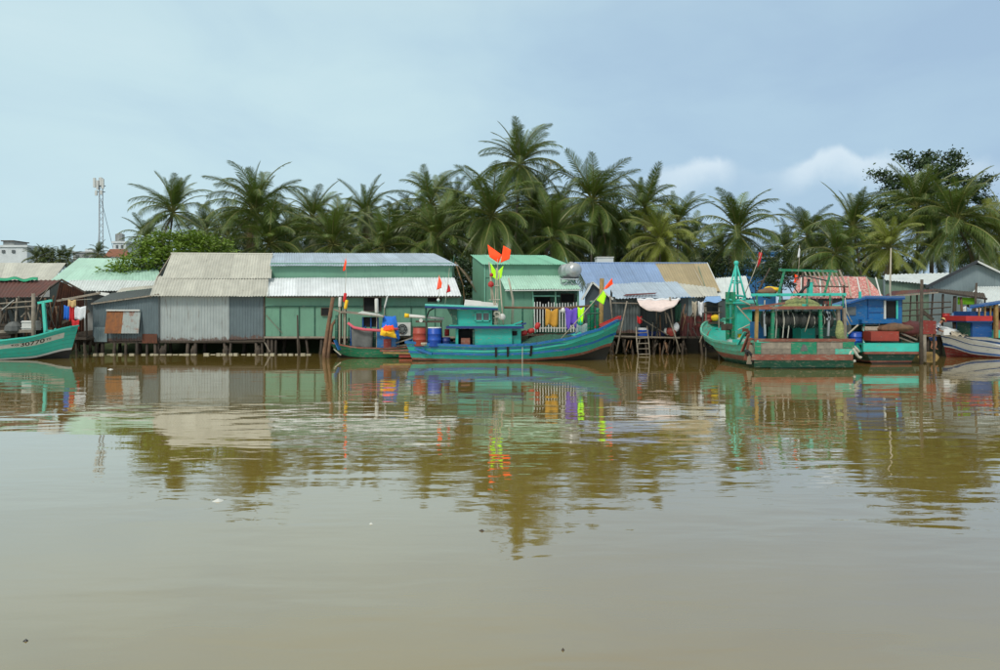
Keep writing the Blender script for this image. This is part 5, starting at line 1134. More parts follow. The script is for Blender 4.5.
solidify(solo('tarpaulin', MB().grid(bluetarp, 18, 18), 'cloth_blue', 'crumpled bright blue tarpaulin on the small boat cabin', 'tarpaulin', smooth=True))
def yel(u, v):
    p = bil([P(380, 335, 44.2), P(397, 338.5, 44.2), P(394, 329.5, 44.2), P(381, 328.5, 44.2)], u, v); p.y -= .2 * math.sin(math.pi * u) * math.sin(math.pi * v); p.z += .14 * mnoise.noise(Vector((u * 6, v * 4, 8))); return p
solidify(solo('cloth', MB().grid(yel, 14, 8), 'cloth_yellow', 'yellow cloth draped below the blue tarpaulin on the small boat', 'cloth', smooth=True))
def ora(u, v):
    p = bil([P(383, 330, 44.1), P(395, 329.5, 44.1), P(393, 325.5, 44.2), P(384, 326, 44.2)], u, v); p.y -= .15 * math.sin(math.pi * u); p.z += .14 * mnoise.noise(Vector((u * 6, v * 4, 1))); return p
solidify(solo('cloth', MB().grid(ora, 12, 6), 'cloth_orange', 'orange cloth between blue tarpaulin and yellow cloth on the small boat', 'cloth', smooth=True))
def tubefloat(x0, y0, x1, y1, Y, m, label, r_=.10):
    t = thing('pole_float', P(x1, y1, Y), label, 'float'); part('foam', MB().tube([P(x0, y0, Y), P(x0, y0, Y).lerp(P(x1, y1, Y), .08), P(x0, y0, Y).lerp(P(x1, y1, Y), .92), P(x1, y1, Y)], [r_ * .7, r_, r_, r_ * .7], 9), m, t, True)
    part('stick', MB().tube([P(x1, y1 - 1, Y), P(x1 - .3, 348, Y)], .025, 5), 'bamboo', t)
tubefloat(340.2, 297, 339.8, 307, 45, 'white_paint', 'white tube float on a stick at the small boat bow'); tubefloat(345.5, 293, 344.2, 302, 45.1, 'cloth_red', 'red tube float on a stick at the small boat bow'); tubefloat(347, 300, 345.2, 309, 44.9, 'cloth_yellow', 'yellow tube float on a stick at the small boat bow'); tubefloat(376.5, 298.5, 376.8, 313, 45, 'white_paint', 'long white tube float above the small boat roof', .12)
tubefloat(387.5, 296, 384.5, 308, 45.6, 'white_paint', 'thin white tube leaning over the small boat roof', .05)
marker(344, 312, 346.5, 253.5, 45.3, [('cloth_orange', [(343, 271), (345, 270.5), (346.5, 262), (345.5, 258)])], 'tall thin pole with faint orange rag in front of the silver roofs', .014)
for i, (x0, x1, r_, lb) in enumerate(((324.5, 333, .13, 'thick leaning brown pile left of the small boat'), (328.5, 336, .10, 'thin leaning pile beside the thick one left of the small boat'))):
    solo('mooring_pile', MB().tube([P(x0 - .5, 362, 45.2), P(x0, 352, 45.2), P((x0 + x1) / 2 - .3, 325, 45.3), P(x1, 297.5 if i == 0 else 320, 45.4)], [r_ * 1.1, r_ * 1.05, r_, r_ * .9], 9), 'wood_brown', lb, 'post', smooth=True)
solo('tyre_post', MB().tube([P(299, 358, 47.5), P(298, 340, 47.5), P(297.5, 315, 47.5)], [.07, .06, .05], 7), 'wood_dark', 'slim dark stake standing before the long green wall', 'post', smooth=True)

# ---------------------------------------------------------------- stern-on boat with net winch and tripod mast
bw = thing('fishing_boat', (15.3, 41.5, 0), 'worn green fishing boat seen stern-on with net winch and tripod mast', 'boat', 'moored fishing boats')
sx0, sx1 = PX(753, 36.9), PX(855, 36.9); sc_ = (sx0 + sx1) / 2
Hw = Hull(10.6, 5.1, [(0, 1.40), (.25, 1.15), (.5, 1.2), (.75, 1.55), (1, 2.35)], (sc_, 37.1), (sc_ - .9, 47.6), .55, .9, .55, .15, .98)
Hw.build(bw, [(.22, 'hull_black'), (.46, 'green_dark'), (.62, 'wood_red'), (1, 'mint_worn')], 'mint_worn', 'teal', 'mint_worn', .4, 32, ((1.0, .12, .12), (.80, .08, .12, 'wood_red')))
part('bow_rim', MB().tube([Hw.pt(.62 + .38 * k / 14, 1.0, -1) + Vector((0, 0, .06)) for k in range(15)], .09, 7), 'mint_worn', bw, True)
# stern board built of planks
Ys = 36.78
for i, (y0, y1, x0, x1, m) in enumerate(((341.8, 348.6, 755, 791, 'wood_grey'), (341.8, 348.6, 817, 854.5, 'wood_grey'), (348.8, 354.2, 755, 791, 'wood_grey'), (348.8, 354.2, 817, 835, 'wood_grey'), (348.8, 354.2, 835.2, 854, 'mint_worn'), (341.8, 354.2, 791.3, 816.7, 'green_paint'), (354.4, 360.2, 752, 853, 'wood_red'), (338.8, 341.6, 755, 855.5, 'wood_red'))):
    yv = Ys - (.05 if m == 'wood_red' else .02 if i == 5 else 0); part('plank', MB().box(*bxp(x0, x1, y0, y1, yv, Ys + .14)), m, bw)
part('green_end', MB().box(*bxp(755, 761, 342, 354, Ys - .03, Ys - .005)), 'green_paint', bw); part('green_end', MB().box(*bxp(843, 854.5, 342, 348, Ys - .03, Ys - .005)), 'green_paint', bw)
part('stern_emblem', MB().add([P(800, 351, Ys - .035), P(808, 351, Ys - .035), P(806, 345, Ys - .035), P(803, 344, Ys - .035)], [(0, 1, 2, 3)]), 'net_grey', bw)
part('overhang', MB().slab([P(754, 367, 36.95), P(853, 367, 36.95), P(853, 360, 36.8), P(754, 360, 36.8)], .05), 'green_dark', bw)
# quarter boards (red) on the left corner
for x0, y0, x1, y1, m in ((742, 352, 749, 334, 'wood_red'), (746, 360, 751, 338, 'wood_red'), (738, 345, 745, 332, 'teal'), (749, 364, 752, 345, 'bamboo')): part('quarter_board', MB().beam(P(x0, y0, 37.6), P(x1, y1, 37.3), .25, .05), m, bw)
# after canopy and winch
part('canopy', MB().slab([P(751, 309.5, 37.6), P(841, 309.5, 37.6), P(841, 306, 41.5), P(756, 306, 41.5)], .08), 'teal', bw)
part('canopy_edge', MB().beam(P(750, 308, 37.5), P(842, 307.5, 37.5), .10, .16), 'wood_red', bw)
part('canopy_edge', MB().beam(P(742, 309, 37.8), P(785, 303, 37.6), .08, .10), 'wood_red', bw)
for x, m in ((756, 'wood_yellow'), (772, 'green_paint'), (821, 'green_paint'), (839, 'wood_grey'), (845, 'wood_grey')): part('canopy_post', MB().beam(P(x, 341, 37.7), P(x + (1 if x < 800 else -1), 308, 37.7), .15), m, bw)
dc = P(765, 320, 38.2); dl = PX(828, 38.2) - dc.x
part('winch_drum', MB().lathe(dc, [(.10, -.15), (.42, -.12), (.42, 0), (.26, .02)] + [(.30 + .08 * math.sin(k * 1.9) + (.1 if 6 < k < 20 else 0), .1 + (dl - .2) * k / 24) for k in range(25)] + [(.26, dl - .02), (.45, dl), (.45, dl + .1), (.1, dl + .12)], 16, (1, 0, 0)), 'rope_dark', bw, True)
for i in range(16):
    u = .12 + .76 * i / 15; x = dc.x + dl * u; r_ = .43; rg = MB().tube([(x + .05 * math.sin(i * 2.3 + k), 38.2 + math.cos(k * .7) * r_, dc.z + math.sin(k * .7) * r_) for k in range(10)], .022, 4); part('net_coil', rg, 'rope_pale' if i % 3 == 0 else 'rope_dark', bw, True)
part('winch_wheel', MB().lathe(P(756, 318, 38.0), [(.3, 0), (.34, .04), (.3, .08), (.06, .09)], 14, (1, -.3, 0)), 'steel', bw, True)
for x0, y0, x1, y1 in ((764, 311, 765, 336), (829, 312, 828, 336), (826, 311, 832, 319), (826, 319, 836, 319)): part('winch_arm', MB().beam(P(x0, y0, 37.9), P(x1, y1, 37.9), .1), 'steel', bw)
for x0, x1, y0, y1, m, n_ in ((757, 766, 322, 339, 'blue_paint', 'deck_box'), (768, 779, 320, 339, 'green_paint', 'deck_box'), (801, 815, 326, 339, 'teal', 'deck_box')):
    part(n_, MB().box(*bxp(x0, x1, y0, y1, 38.9, 40)), m, bw)
part('wheelhouse', MB().box(*bxp(762, 838, 311, 345, 41.6, 44)), 'green_dark', bw)
part('wheelhouse_door', MB().box(*bxp(782, 800, 315, 343, 41.5, 41.6)), 'dark_void', bw)
for x, y in ((783, 318), (788, 322), (776, 316)): part('hanging_line', MB().tube([P(x, 310, 37.9), P(x + .8, y + 6, 37.9), P(x - .4, 338, 37.9)], .03, 5), 'rope_pale', bw)
part('side_house', MB().box(*bxp(737, 752, 305, 331, 42.5, 44.5)), 'teal_bright', bw)
part('side_house_roof', MB().slab([P(733, 304, 42), P(757, 304, 42), P(757, 301, 45), P(735, 301, 45)], .08), 'teal', bw)
# top rails, gantry
for y, Y in ((294.5, 38.2), (295.5, 41.2)): part('top_rail', MB().beam(P(751, y, Y), P(846, y - .5, Y), .08, .10), 'teal_bright', bw)
for x in (757, 780, 807, 830, 843): part('rail_post', MB().tube([P(x, 307, 38.2), P(x, 294, 38.2)], .04), 'green_paint', bw)
part('gantry_bar', MB().beam(P(779, 270, 38.6), P(837, 271.3, 38.6), .10, .12), 'green_paint', bw)
for x0, x1 in ((784.5, 778), (831, 824)):
    for dY in (0, 1.6): part('gantry_leg', MB().beam(P(x0, 270.5, 38.6), P(x1, 296, 38.4 + dY), .09), 'green_paint', bw)
part('gantry_brace', MB().tube([P(781, 281, 38.6), P(805, 276, 38.6), P(828, 281, 38.6)], .035), 'steel_dark', bw)
part('exhaust', MB().tube([P(798, 296, 38.8), P(804, 288, 38.8), P(808, 286, 38.8), P(809, 279, 38.8)], .08, 8), 'black_plastic', bw, True); part('horn_box', MB().box(*bxp(809, 813, 282, 294, 38.8, 39.1)), 'teal_bright', bw)
for x, y0, y1 in ((790, 283, 296), (796, 286, 296), (793, 284, 285)): part('rail_clutter', MB().tube([P(x - 3, y0, 38.9), P(x + 4, y1, 38.9)], .03), 'steel_dark', bw)
# tripod mast at the bow
ap = P(736.3, 263, 44.3)
for x, y, Y in ((727, 299, 43.6), (733.5, 301, 43.2), (745.5, 298, 43.8), (738, 299, 45.0)): part('tripod_leg', MB().tube([P(x, y, Y), ap], [.065, .05], 7), 'teal_bright', bw, True)
part('tripod_head', MB().lathe(ap, [(.06, -.16), (.13, -.1), (.15, .05), (.09, .12), (.03, .14)], 10), 'teal_bright', bw, True)
part('tripod_ring', MB().tube([P(736 + 9.5 * math.cos(k * .5236), 298 + 2.5 * math.sin(k * .5236), 44 - .7 * math.sin(k * .5236)) for k in range(13)], .07, 6), 'teal_bright', bw, True)
part('tripod_ring', MB().tube([P(736 + 5 * math.cos(k * .5236), 282 + 1.2 * math.sin(k * .5236), 44.1 - .4 * math.sin(k * .5236)) for k in range(13)], .04, 5), 'teal', bw, True)
for x0, y0, x1, Y in ((727.5, 340, 727, 43.2), (733, 341, 734, 43.0), (730, 338, 730.5, 44.0)): part('mast_post', MB().beam(P(x0, y0, Y), P(x1, 292, Y), .17), 'green_paint', bw)
for y in (303, 318): part('mast_tie', MB().beam(P(726, y, 43.0), P(735, y, 42.9), .1), 'green_paint', bw)
for x0, y0, x1, y1, Y in ((737, 306, 752, 323, 41), (738, 330, 755, 322, 40.2), (740, 300, 759, 309, 41), (756, 295, 770, 268, 39), (757, 283, 764, 280, 39), (758, 292, 764, 281, 39)): part('stay', MB().tube([P(x0, y0, Y), P(x1, y1, Y)], .04), 'bamboo' if Y > 39.5 else 'wood_dark', bw)
crr = random.Random(77)
for i in range(26):
    x = crr.uniform(752, 846); y0 = crr.uniform(296, 312); dx = crr.uniform(-7, 7); ln_ = crr.uniform(8, 26); Yq = crr.uniform(37.6, 39.4)
    p, q = P(x, y0, Yq), P(x + dx, min(338, y0 + ln_), Yq); part('rope', MB().tube([p, (p + q) / 2 + Vector((crr.uniform(-.12, .12), 0, -.1)), q], .018 + .02 * crr.random(), 5), ('rope_dark', 'bamboo', 'steel_dark', 'rope_pale', 'wood_dark', 'net_grey')[i % 6], bw, True)
for i in range(12):
    x = crr.uniform(745, 848); Yq = crr.uniform(37.9, 40.5); w2 = crr.uniform(1.2, 3.2); y1 = 307 if i % 2 else 339; y0 = y1 - crr.uniform(2, 6)
    part('deck_gear', MB().box(*bxp(x, x + w2 * 2, y0, y1, Yq, Yq + .3)), ('wood_dark', 'wood_grey', 'teal_bright', 'barrel_red', 'cloth_lightblue', 'net_grey', 'black_plastic')[i % 7], bw)
for i in range(9):
    c = P(crr.uniform(722, 750), crr.uniform(324, 340), crr.uniform(41, 43)); part('deck_gear', MB().box((c.x, c.y, c.z - .3), (c.x + crr.uniform(.2, .5), c.y + .3, c.z + crr.uniform(-.1, .15))), ('wood_red', 'teal_bright', 'white_paint', 'wood_dark', 'cloth_yellow')[i % 5], bw)
for k, (x, y) in enumerate(((853, 356), (857, 352), (750, 356))):
    c = P(x, y, 36.85); part('fender_bundle', MB().tube([c + Vector((.22 * math.cos(q * .6 + k), .05 * math.sin(q), .3 * math.sin(q * .6))) for q in range(10)], .07, 6), 'rope_pale' if k < 2 else 'black_plastic', bw, True)
part('side_stain', MB().tube([Hw.pt(.5 + .45 * k / 12, .42, -1) + Vector((-.03, -.01, 0)) for k in range(13)], .06, 6), 'wood_red', bw, True)
# nets, ropes on canopy
def ny(u, v):
    x = 781 + 40 * u; p = P(x, 306.5, 38.4 + 1.6 * v); p.z += (.45 * math.sin(math.pi * u) ** .6 * math.sin(math.pi * v) ** .6) * (1 + .5 * mnoise.noise(Vector((u * 9, v * 4, 1)))); return p
solo('net_pile', MB().grid(ny, 34, 10), 'net_yellow', 'yellowish net heap on top of the winch boat canopy', 'fishing net', smooth=True)
def clump(px, py, Y, rx, rz, m, label, seed, name='net_bundle', cat='fishing net'):
    c = P(px, py, Y)
    def fn(u, v):
        a_ = u * 2 * math.pi; b2 = (v - .5) * math.pi; d = Vector((math.cos(a_) * math.cos(b2) * rx, math.sin(a_) * math.cos(b2) * rx * .8, math.sin(b2) * rz))
        return c + d * (1 + .35 * mnoise.noise(Vector((d.x * 3 + seed, d.y * 3, d.z * 3))))
    return solo(name, MB().grid(fn, 18, 12), m, label, cat, smooth=True)
clump(840, 333, 37.5, .22, .62, 'net_yellow', 'tall olive net bundle tied to the winch boat right post', 4)
clump(768, 291.5, 38.6, .5, .2, 'wood_brown', 'brown rag bundle on the winch boat top rail', 5, 'rag_bundle', 'bundle')
clump(772.5, 289.5, 38.9, .42, .17, 'cloth_yellow', 'orange yellow bundle on the winch boat top rail', 6, 'rag_bundle', 'bundle')
marker(745, 294, 762, 250, 47, [('cloth_red', [(757, 268), (760, 264), (762, 253), (759, 252)])], 'slanting pole with faded red pennant in front of the dark bush', .025)
marker(795, 290, 797, 274, 39, [('cloth_orange', [(793.5, 283), (797.5, 282.5), (797.5, 276), (795, 274)])], 'short orange pennant inside the gantry of the winch boat', .02)
marker(798, 276, 799.5, 245, 53, [('cloth_white', [(797.5, 258), (799.5, 257), (800.5, 250), (799, 248)])], 'thin pole with white rag before the palms left of the red roof', .025)
# ---------------------------------------------------------------- blue cabin boat
be = thing('fishing_boat', (PX(893, 42.5), 42.5, 0), 'mint and green fishing boat with bright blue cabin, seen stern-on', 'boat', 'moored fishing boats')
ex = (PX(864, 40.1) + PX(922, 40.1)) / 2
He = Hull(9.0, 3.3, [(0, 1.12), (.4, .95), (.7, 1.2), (1, 1.9)], (ex, 40.3), (ex - .4, 49.2), .5, .7, .55, .12, .97)
He.build(be, [(.36, 'hull_black'), (.42, 'wood_red'), (.98, 'green_dark'), (1, 'teal')], 'teal', 'wood_grey', 'teal', .3, 26, ((1.0, .09, .10),))
part('stern_board', MB().box(*bxp(863.5, 922, 343.8, 351.6, 39.9, 40.1)), 'teal_bright', be); part('stern_board', MB().box(*bxp(864.5, 921.5, 351.8, 354, 39.86, 40.05)), 'wood_red', be); part('side_panel', MB().box(*bxp(856, 864.5, 345, 352, 40.6, 41.2)), 'teal', be)
cb = part('cabin', MB().add([P(843, 325, 42), P(902, 324, 42), P(902, 299, 42), P(866, 299, 42), P(843, 306, 42)] + [p + Vector((0, 2.4, 0)) for p in (P(843, 325, 42), P(902, 324, 42), P(902, 299, 42), P(866, 299, 42), P(843, 306, 42))], [(0, 1, 2, 3, 4), (9, 8, 7, 6, 5), (0, 5, 6, 1), (1, 6, 7, 2), (2, 7, 8, 3), (3, 8, 9, 4), (4, 9, 5, 0)]), 'blue_paint', be)
part('roof', MB().slab([P(840, 306.5, 41.6), P(866, 299.0, 41.6), P(866, 297.2, 44.6), P(840, 304.5, 44.6)], .10), 'blue_deep', be); part('roof', MB().slab([P(865.5, 299, 41.6), P(905, 299.5, 41.6), P(905, 297.6, 44.6), P(865.5, 297.2, 44.6)], .10), 'blue_deep', be)
part('doorway', MB().box(*bxp(886, 896.5, 301, 318, 41.95, 42.0)), 'dark_void', cb); part('jamb', MB().box(*bxp(884.3, 886, 300.5, 319, 41.9, 42.0)), 'white_paint', cb); part('jamb', MB().box(*bxp(896.5, 898, 300.5, 319, 41.9, 42.0)), 'teal_bright', cb)
part('window', MB().box(*bxp(847, 856, 307, 315, 41.94, 42.0)), 'glass', cb)
part('shelf', MB().box(*bxp(862, 901, 319.5, 323.5, 41.6, 41.99)), 'blue_paint', cb)
for y in (306, 312): part('seam', MB().box(*bxp(868, 884, y, y + .6, 41.96, 41.99)), 'blue_deep', cb)
part('seam', MB().box(*bxp(868, 868.8, 299.5, 324, 41.95, 41.99)), 'blue_deep', cb)
part('cabin_leg', MB().beam(P(864, 323, 41.9), P(864, 345, 41.5), .1), 'teal', be); part('cabin_leg', MB().beam(P(900, 323, 41.9), P(900, 345, 41.5), .1), 'wood_dark', be); part('cabin_leg', MB().beam(P(879, 323, 41.9), P(879, 334, 41.9), .05), 'steel', be)
part('green_stub', MB().beam(P(860, 303, 42.3), P(860, 291.5, 42.3), .12), 'teal_bright', be)
part('boom', MB().tube([P(848, 334, 41), P(858, 325, 41)], .05), 'bamboo', be)
part('yellow_box', MB().box(*bxp(865, 879, 326.5, 330.5, 41.6, 42)), 'bamboo', be); part('red_box', MB().box(*bxp(871, 899, 331.5, 341, 40.7, 41.6)), 'barrel_red', be)
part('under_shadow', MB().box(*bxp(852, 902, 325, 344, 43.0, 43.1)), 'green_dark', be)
for x0, y0, x1, y1 in ((898, 337, 917, 344), (901, 333, 917, 340)): part('plank', MB().beam(P(x0, y0, 41.2), P(x1, y1, 40.6), .2, .06), 'wood_grey', be)
barrel('plastic_drum', 855, 332.5, 345, 13, 41.2, 'barrel_blue', 'bright blue drum between winch boat and blue cabin boat')
clump(894, 328, 41.5, .9, .28, 'wood_brown', 'brown tangle of nets below the blue cabin door', 9); clump(909, 329, 42.5, .7, .5, 'tin_maroon', 'dark red net heap right of the blue cabin', 10)
rb = thing('rust_screen', P(927, 334, 44), 'rust red metal panel standing between blue cabin boat and white boat', 'panel'); part('sheet', MB().slab(vwall(920, 935.5, 320, 321, 334, 44), .06), 'hull_red', rb); part('leg', MB().beam(P(922, 333, 44.1), Vector((PX(922, 44.1), 44.1, -.5)), .1), 'wood_dark', rb); part('leg', MB().beam(P(934, 333, 44.1), Vector((PX(934, 44.1), 44.1, -.5)), .1), 'wood_dark', rb)
solo('mooring_post', MB().tube([P(921, 370, 39.8), P(921, 330, 39.8), P(921.8, 279.5, 39.8)], [.10, .095, .08], 9), 'wood_dark', 'tall dark mooring post at the blue cabin boat stern', 'post', smooth=True)
solo('mooring_post', MB().tube([P(924.5, 362, 40.4), P(924.5, 335, 40.4)], [.10, .09], 8), 'wood_grey', 'short stub post beside the tall dark mooring post', 'post', smooth=True)
solo('mooring_post', MB().tube([P(974, 345, 47) , P(975, 310, 47), P(976.5, 283, 47)], [.08, .07, .06], 8), 'wood_dark', 'thin dark pole in front of the white roof at right', 'post', smooth=True)
solo('palm_stake', MB().tube([P(894, 340, 44), P(890, 290, 44), P(891, 248, 44)], [.07, .055, .04], 7), 'bamboo', 'pale slender pole rising behind the blue cabin roof', 'pole', smooth=True)
# ---------------------------------------------------------------- white and blue boat at the right edge
br_ = thing('fishing_boat', (PX(1010, 45), 45, 0), 'white fishing boat with blue stripes and red bottom at the right edge', 'boat', 'moored fishing boats')
bow = Vector((PX(938.5, 46.6), 46.6)); st = bow + Vector((1, -.17)).normalized() * 9.5
Hr = Hull(9.5, 3.4, [(0, 1.1), (.4, .95), (.65, 1.05), (.85, 1.4), (1, 1.95)], (st.x, st.y), (bow.x, bow.y), .5, .5, .55, .3, .85)
Hr.build(br_, [(.36, 'hull_red'), (.98, 'hull_white'), (1, 'hull_white')], 'hull_white', 'wood_grey', 'hull_white', .35, 34, ((1.0, .10, .08), (.90, .05, .16, 'blue_deep'), (.68, .04, .06, 'blue_deep'), (.44, .05, .16, 'blue_deep')))
def pb2(name, px0, px1, y0, y1, Y0, Y1, m): return part(name, MB().box(*bxp(px0, px1, y0, y1, Y0, Y1)), m, br_)
pb2('cabin', 972.5, 992, 320, 337, 44.2, 45.8, 'blue_deep'); pb2('cabin_door', 969.5, 973, 322, 336, 44.4, 45.6, 'green_dark'); pb2('red_rim', 966, 992.5, 316, 321, 43.9, 46, 'pitch_red'); pb2('cabin_top', 970, 993, 311.5, 316, 44.2, 45.8, 'blue_deep'); pb2('rim_base', 966.5, 993, 320.6, 322.3, 43.95, 45.9, 'blue_deep')
part('canopy', MB().slab([P(970, 308.5, 43.8), P(1003, 303.5, 43.8), P(1003, 301.5, 46.4), P(971, 306.5, 46.4)], .10), 'blue_deep', br_); part('canopy', MB().slab([P(1003, 303.5, 43.8), P(1050, 302, 43.8), P(1050, 300, 46.4), P(1003, 301.5, 46.4)], .10), 'blue_deep', br_)
for x in (979, 985, 990.5): part('canopy_post', MB().beam(P(x, 316, 44.1), P(x, 306, 44.1), .07), 'wood_yellow', br_)
part('canopy_post', MB().beam(P(996, 338, 44), P(996, 304, 44), .18), 'wood_yellow', br_); pb2('stern_house', 998, 1040, 308, 336, 44.8, 46, 'wood_red'); pb2('stern_window', 1000, 1006, 312, 320, 44.7, 44.8, 'dark_void'); pb2('teal_box', 993, 1002, 330, 338, 44.3, 44.8, 'teal_bright')
pb2('white_locker', 944, 957, 329, 335, 45.4, 46.4, 'hull_white')
def sheetp(u, v):
    p = bil([P(952, 337.5, 44.7), P(968, 338, 44.4), P(968, 332, 45.8), P(950, 331, 45.9)], u, v); p.z += .14 * mnoise.noise(Vector((u * 5, v * 4, 6))) + .12; return p
solo('net_pile', MB().grid(sheetp, 14, 10), 'bamboo', 'pale net spread on the white boat foredeck', 'fishing net', smooth=True)
clump(954, 333.5, 45.4, .30, .12, 'black_plastic', 'dark gear bundle at the white boat bow', 14, 'gear_bundle', 'bundle')
barrel('jerrycan', 955, 313.5, 322, 6, 47.2, 'cloth_lightblue', 'light blue water can under the dark canopy', 'container'); barrel('plastic_drum', 946, 314, 322, 7, 47.0, 'pitch_red', 'small red container near the bending person', 'container')
for i, (x0, x1, y, d_, m, lb) in enumerate(((961, 966, 306, .8, 'cloth_white', 'white cloth hanging under the dark canopy'), (967, 972, 307, .7, 'cloth_lightblue', 'pale blue cloth hanging under the dark canopy'), (976, 981, 308, .6, 'cloth_pink', 'pinkish cloth hanging under the dark canopy at far right'))):
    solidify(solo('cloth', hang_cloth(MB(), P(x0, y, 47.4), P(x1, y, 47.4), d_, 70 + i, .05, .9, .4), m, lb, 'laundry', 'laundry under the dark canopy', True))

# ---------------------------------------------------------------- shore clutter around the stilt shack
def crate(px, py, Y, wd, hh, m, label, cat='crate', name='crate'):
    c = P(px, py, Y); t = thing(name, c, label, cat); b_ = MB()
    for k in range(3): b_.box((c.x - wd, Y, c.z + hh * (k / 3 + .02)), (c.x + wd, Y + .04, c.z + hh * ((k + 1) / 3 - .03))); 
    part('front', b_, m, t); part('body', MB().box((c.x - wd + .02, Y + .045, c.z), (c.x + wd - .02, Y + .8, c.z + hh * .96)), m, t)
crate(644, 336, 48.3, .32, .42, 'barrel_blue', 'blue plastic crate at the top of the ladder'); crate(643, 330, 48.3, .26, .14, 'cloth_white', 'white box on the blue crate at the ladder top', 'box', 'box')
crate(657, 336, 48.8, .5, .3, 'navy', 'dark blue crate on the stilt shack platform')
clump(671, 332, 48.2, .32, .3, 'hull_red', 'red sack on the stilt shack platform', 21, 'sack', 'sack'); clump(676, 327, 48.2, .22, .32, 'cloth_white', 'white sack beside the red sack on the platform', 22, 'sack', 'sack'); clump(666, 331, 48.3, .15, .2, 'white_paint', 'small white bottle bundle on the platform', 23, 'bottle_bundle', 'bottle')
for i, (x0, x1, y, d_, m, lb) in enumerate(((692, 697, 301, 1.05, 'bamboo', 'beige cloth hanging on the maroon shack wall'), (698, 704, 301, 1.0, 'cloth_white', 'pale cloth hanging right on the maroon shack wall'), (675, 681, 303, 1.3, 'net_green', 'green net hanging beside the pink awning'), (637, 642, 316, .5, 'cloth_red', 'small red rag hanging under the pink awning'))):
    solidify(solo('cloth', hang_cloth(MB(), P(x0, y, 48.55), P(x1, y, 48.55), d_, 80 + i, .06, .9, .5), m, lb, 'laundry', 'laundry on the stilt shack', True))
def bt2(u, v):
    p = bil([P(703, 303, 46.6), P(722, 301, 46.6), P(720, 296, 48.4), P(706, 296.5, 48.4)], u, v); p.z += .08 * math.sin(u * 7) * (1 - v); return p
bta = thing('tarpaulin', P(712, 345, 47.5), 'pale blue tarpaulin shelter over clutter beside the winch boat', 'tarpaulin'); solidify(part('sheet', MB().grid(bt2, 14, 6), 'cloth_lightblue', bta, True))
for x in (706, 719): part('pole', MB().tube([P(x, 356, 47), P(x, 300, 47)], .05), 'wood_grey', bta)
for y in (306, 312): part('rail', MB().tube([P(704, y, 46.95), P(722, y + .5, 46.95)], .04), 'wood_dark', bta)
barrel('plastic_drum', 708, 314, 324, 8, 47.3, 'hull_red', 'red container under the pale blue tarpaulin', 'container'); clump(714, 318, 47.2, .3, .22, 'cloth_yellow', 'small yellow bundle under the pale blue tarpaulin', 31, 'rag_bundle', 'bundle')
pl = thing('debris_platform', P(712, 350, 47), 'dark tangle of branches and tyres at the water beside the winch boat', 'debris')
part('deck', MB().box(*bxp(703, 724, 322, 324, 47, 48.5)), 'wood_dark', pl)
for i in range(14):
    x = 704 + rnd.random() * 18; y = 326 + rnd.random() * 12; part('stick', MB().tube([P(x, y, 46.8 + rnd.random() * .6), P(x + rnd.uniform(-7, 7), y + rnd.uniform(8, 22), 46.8 + rnd.random() * .6)], .04 + .03 * rnd.random(), 6), 'wood_grey' if i % 2 else 'wood_dark', pl, True)
for x, y in ((710, 343), (717, 335)):
    c = P(x, y, 46.7); part('tyre', MB().tube([c + Vector((.32 * math.cos(k * .5236), .05 * math.sin(k), .32 * math.sin(k * .5236))) for k in range(13)], .09, 7), 'black_plastic', pl, True)
# wood scraps under the shack and the left bank
for j, (xa, xb, ya, n_, nm, lb) in enumerate(((604, 636, 338, 16, 'driftwood', 'tangle of driftwood under the stilt shack left of the ladder'), (652, 684, 338, 14, 'driftwood', 'tangle of driftwood under the stilt shack right of the ladder'), (76, 94, 334, 14, 'driftwood', 'tangle of driftwood between the left boat bow and the blue-grey shack'))):
    t = thing(nm, P((xa + xb) / 2, 353, 48.6), lb, 'driftwood')
    for i in range(n_):
        x = xa + rnd.random() * (xb - xa); y = ya + rnd.random() * 10; part('stick', MB().tube([P(x, y, 48 + rnd.random()), P(x + rnd.uniform(-5, 5), y + rnd.uniform(6, 16), 48.2 + rnd.random())], .035 + .035 * rnd.random(), 6), ('wood_dark', 'wood_dark', 'wood_brown')[i % 3], t, True)
crr = random.Random(5)
t = thing('porch_clutter', P(22, 338, 47.3), 'dark jumble of poles, boards and gear on the rusty shack porch', 'clutter')
for i in range(34):
    x = crr.uniform(-6, 60); y = crr.uniform(296, 318); q = P(x + crr.uniform(-9, 9), min(339, y + crr.uniform(4, 26)), 47.2 + crr.random() * 1.4)
    part('stick', MB().tube([P(x, y, 47.2 + crr.random() * 1.2), q], .03 + .035 * crr.random(), 6), ('wood_dark', 'wood_brown', 'wood_grey', 'wood_dark', 'rope_dark')[i % 5], t, True)
for i in range(14):
    c = P(crr.uniform(-4, 48), 337.5, 47.8 + crr.random()); part('gear_box', MB().box((c.x, c.y, c.z), (c.x + crr.uniform(.2, .6), c.y + .4, c.z + crr.uniform(.25, 1.1))), ('wood_dark', 'net_grey', 'wood_brown', 'black_plastic', 'green_dark')[i % 5], t)
t = thing('shack_clutter', P(690, 338, 48.2), 'dark jumble of poles and boards leaning on the maroon shack wall', 'clutter')
for i in range(22):
    x = crr.uniform(652, 708); y = crr.uniform(303, 328); q = P(x + crr.uniform(-6, 6), min(339, y + crr.uniform(6, 24)), 48.0 + crr.random() * .4)
    part('stick', MB().tube([P(x, y, 48.0 + crr.random() * .5), q], .025 + .03 * crr.random(), 6), ('wood_dark', 'wood_brown', 'wood_grey', 'rope_dark')[i % 4], t, True)
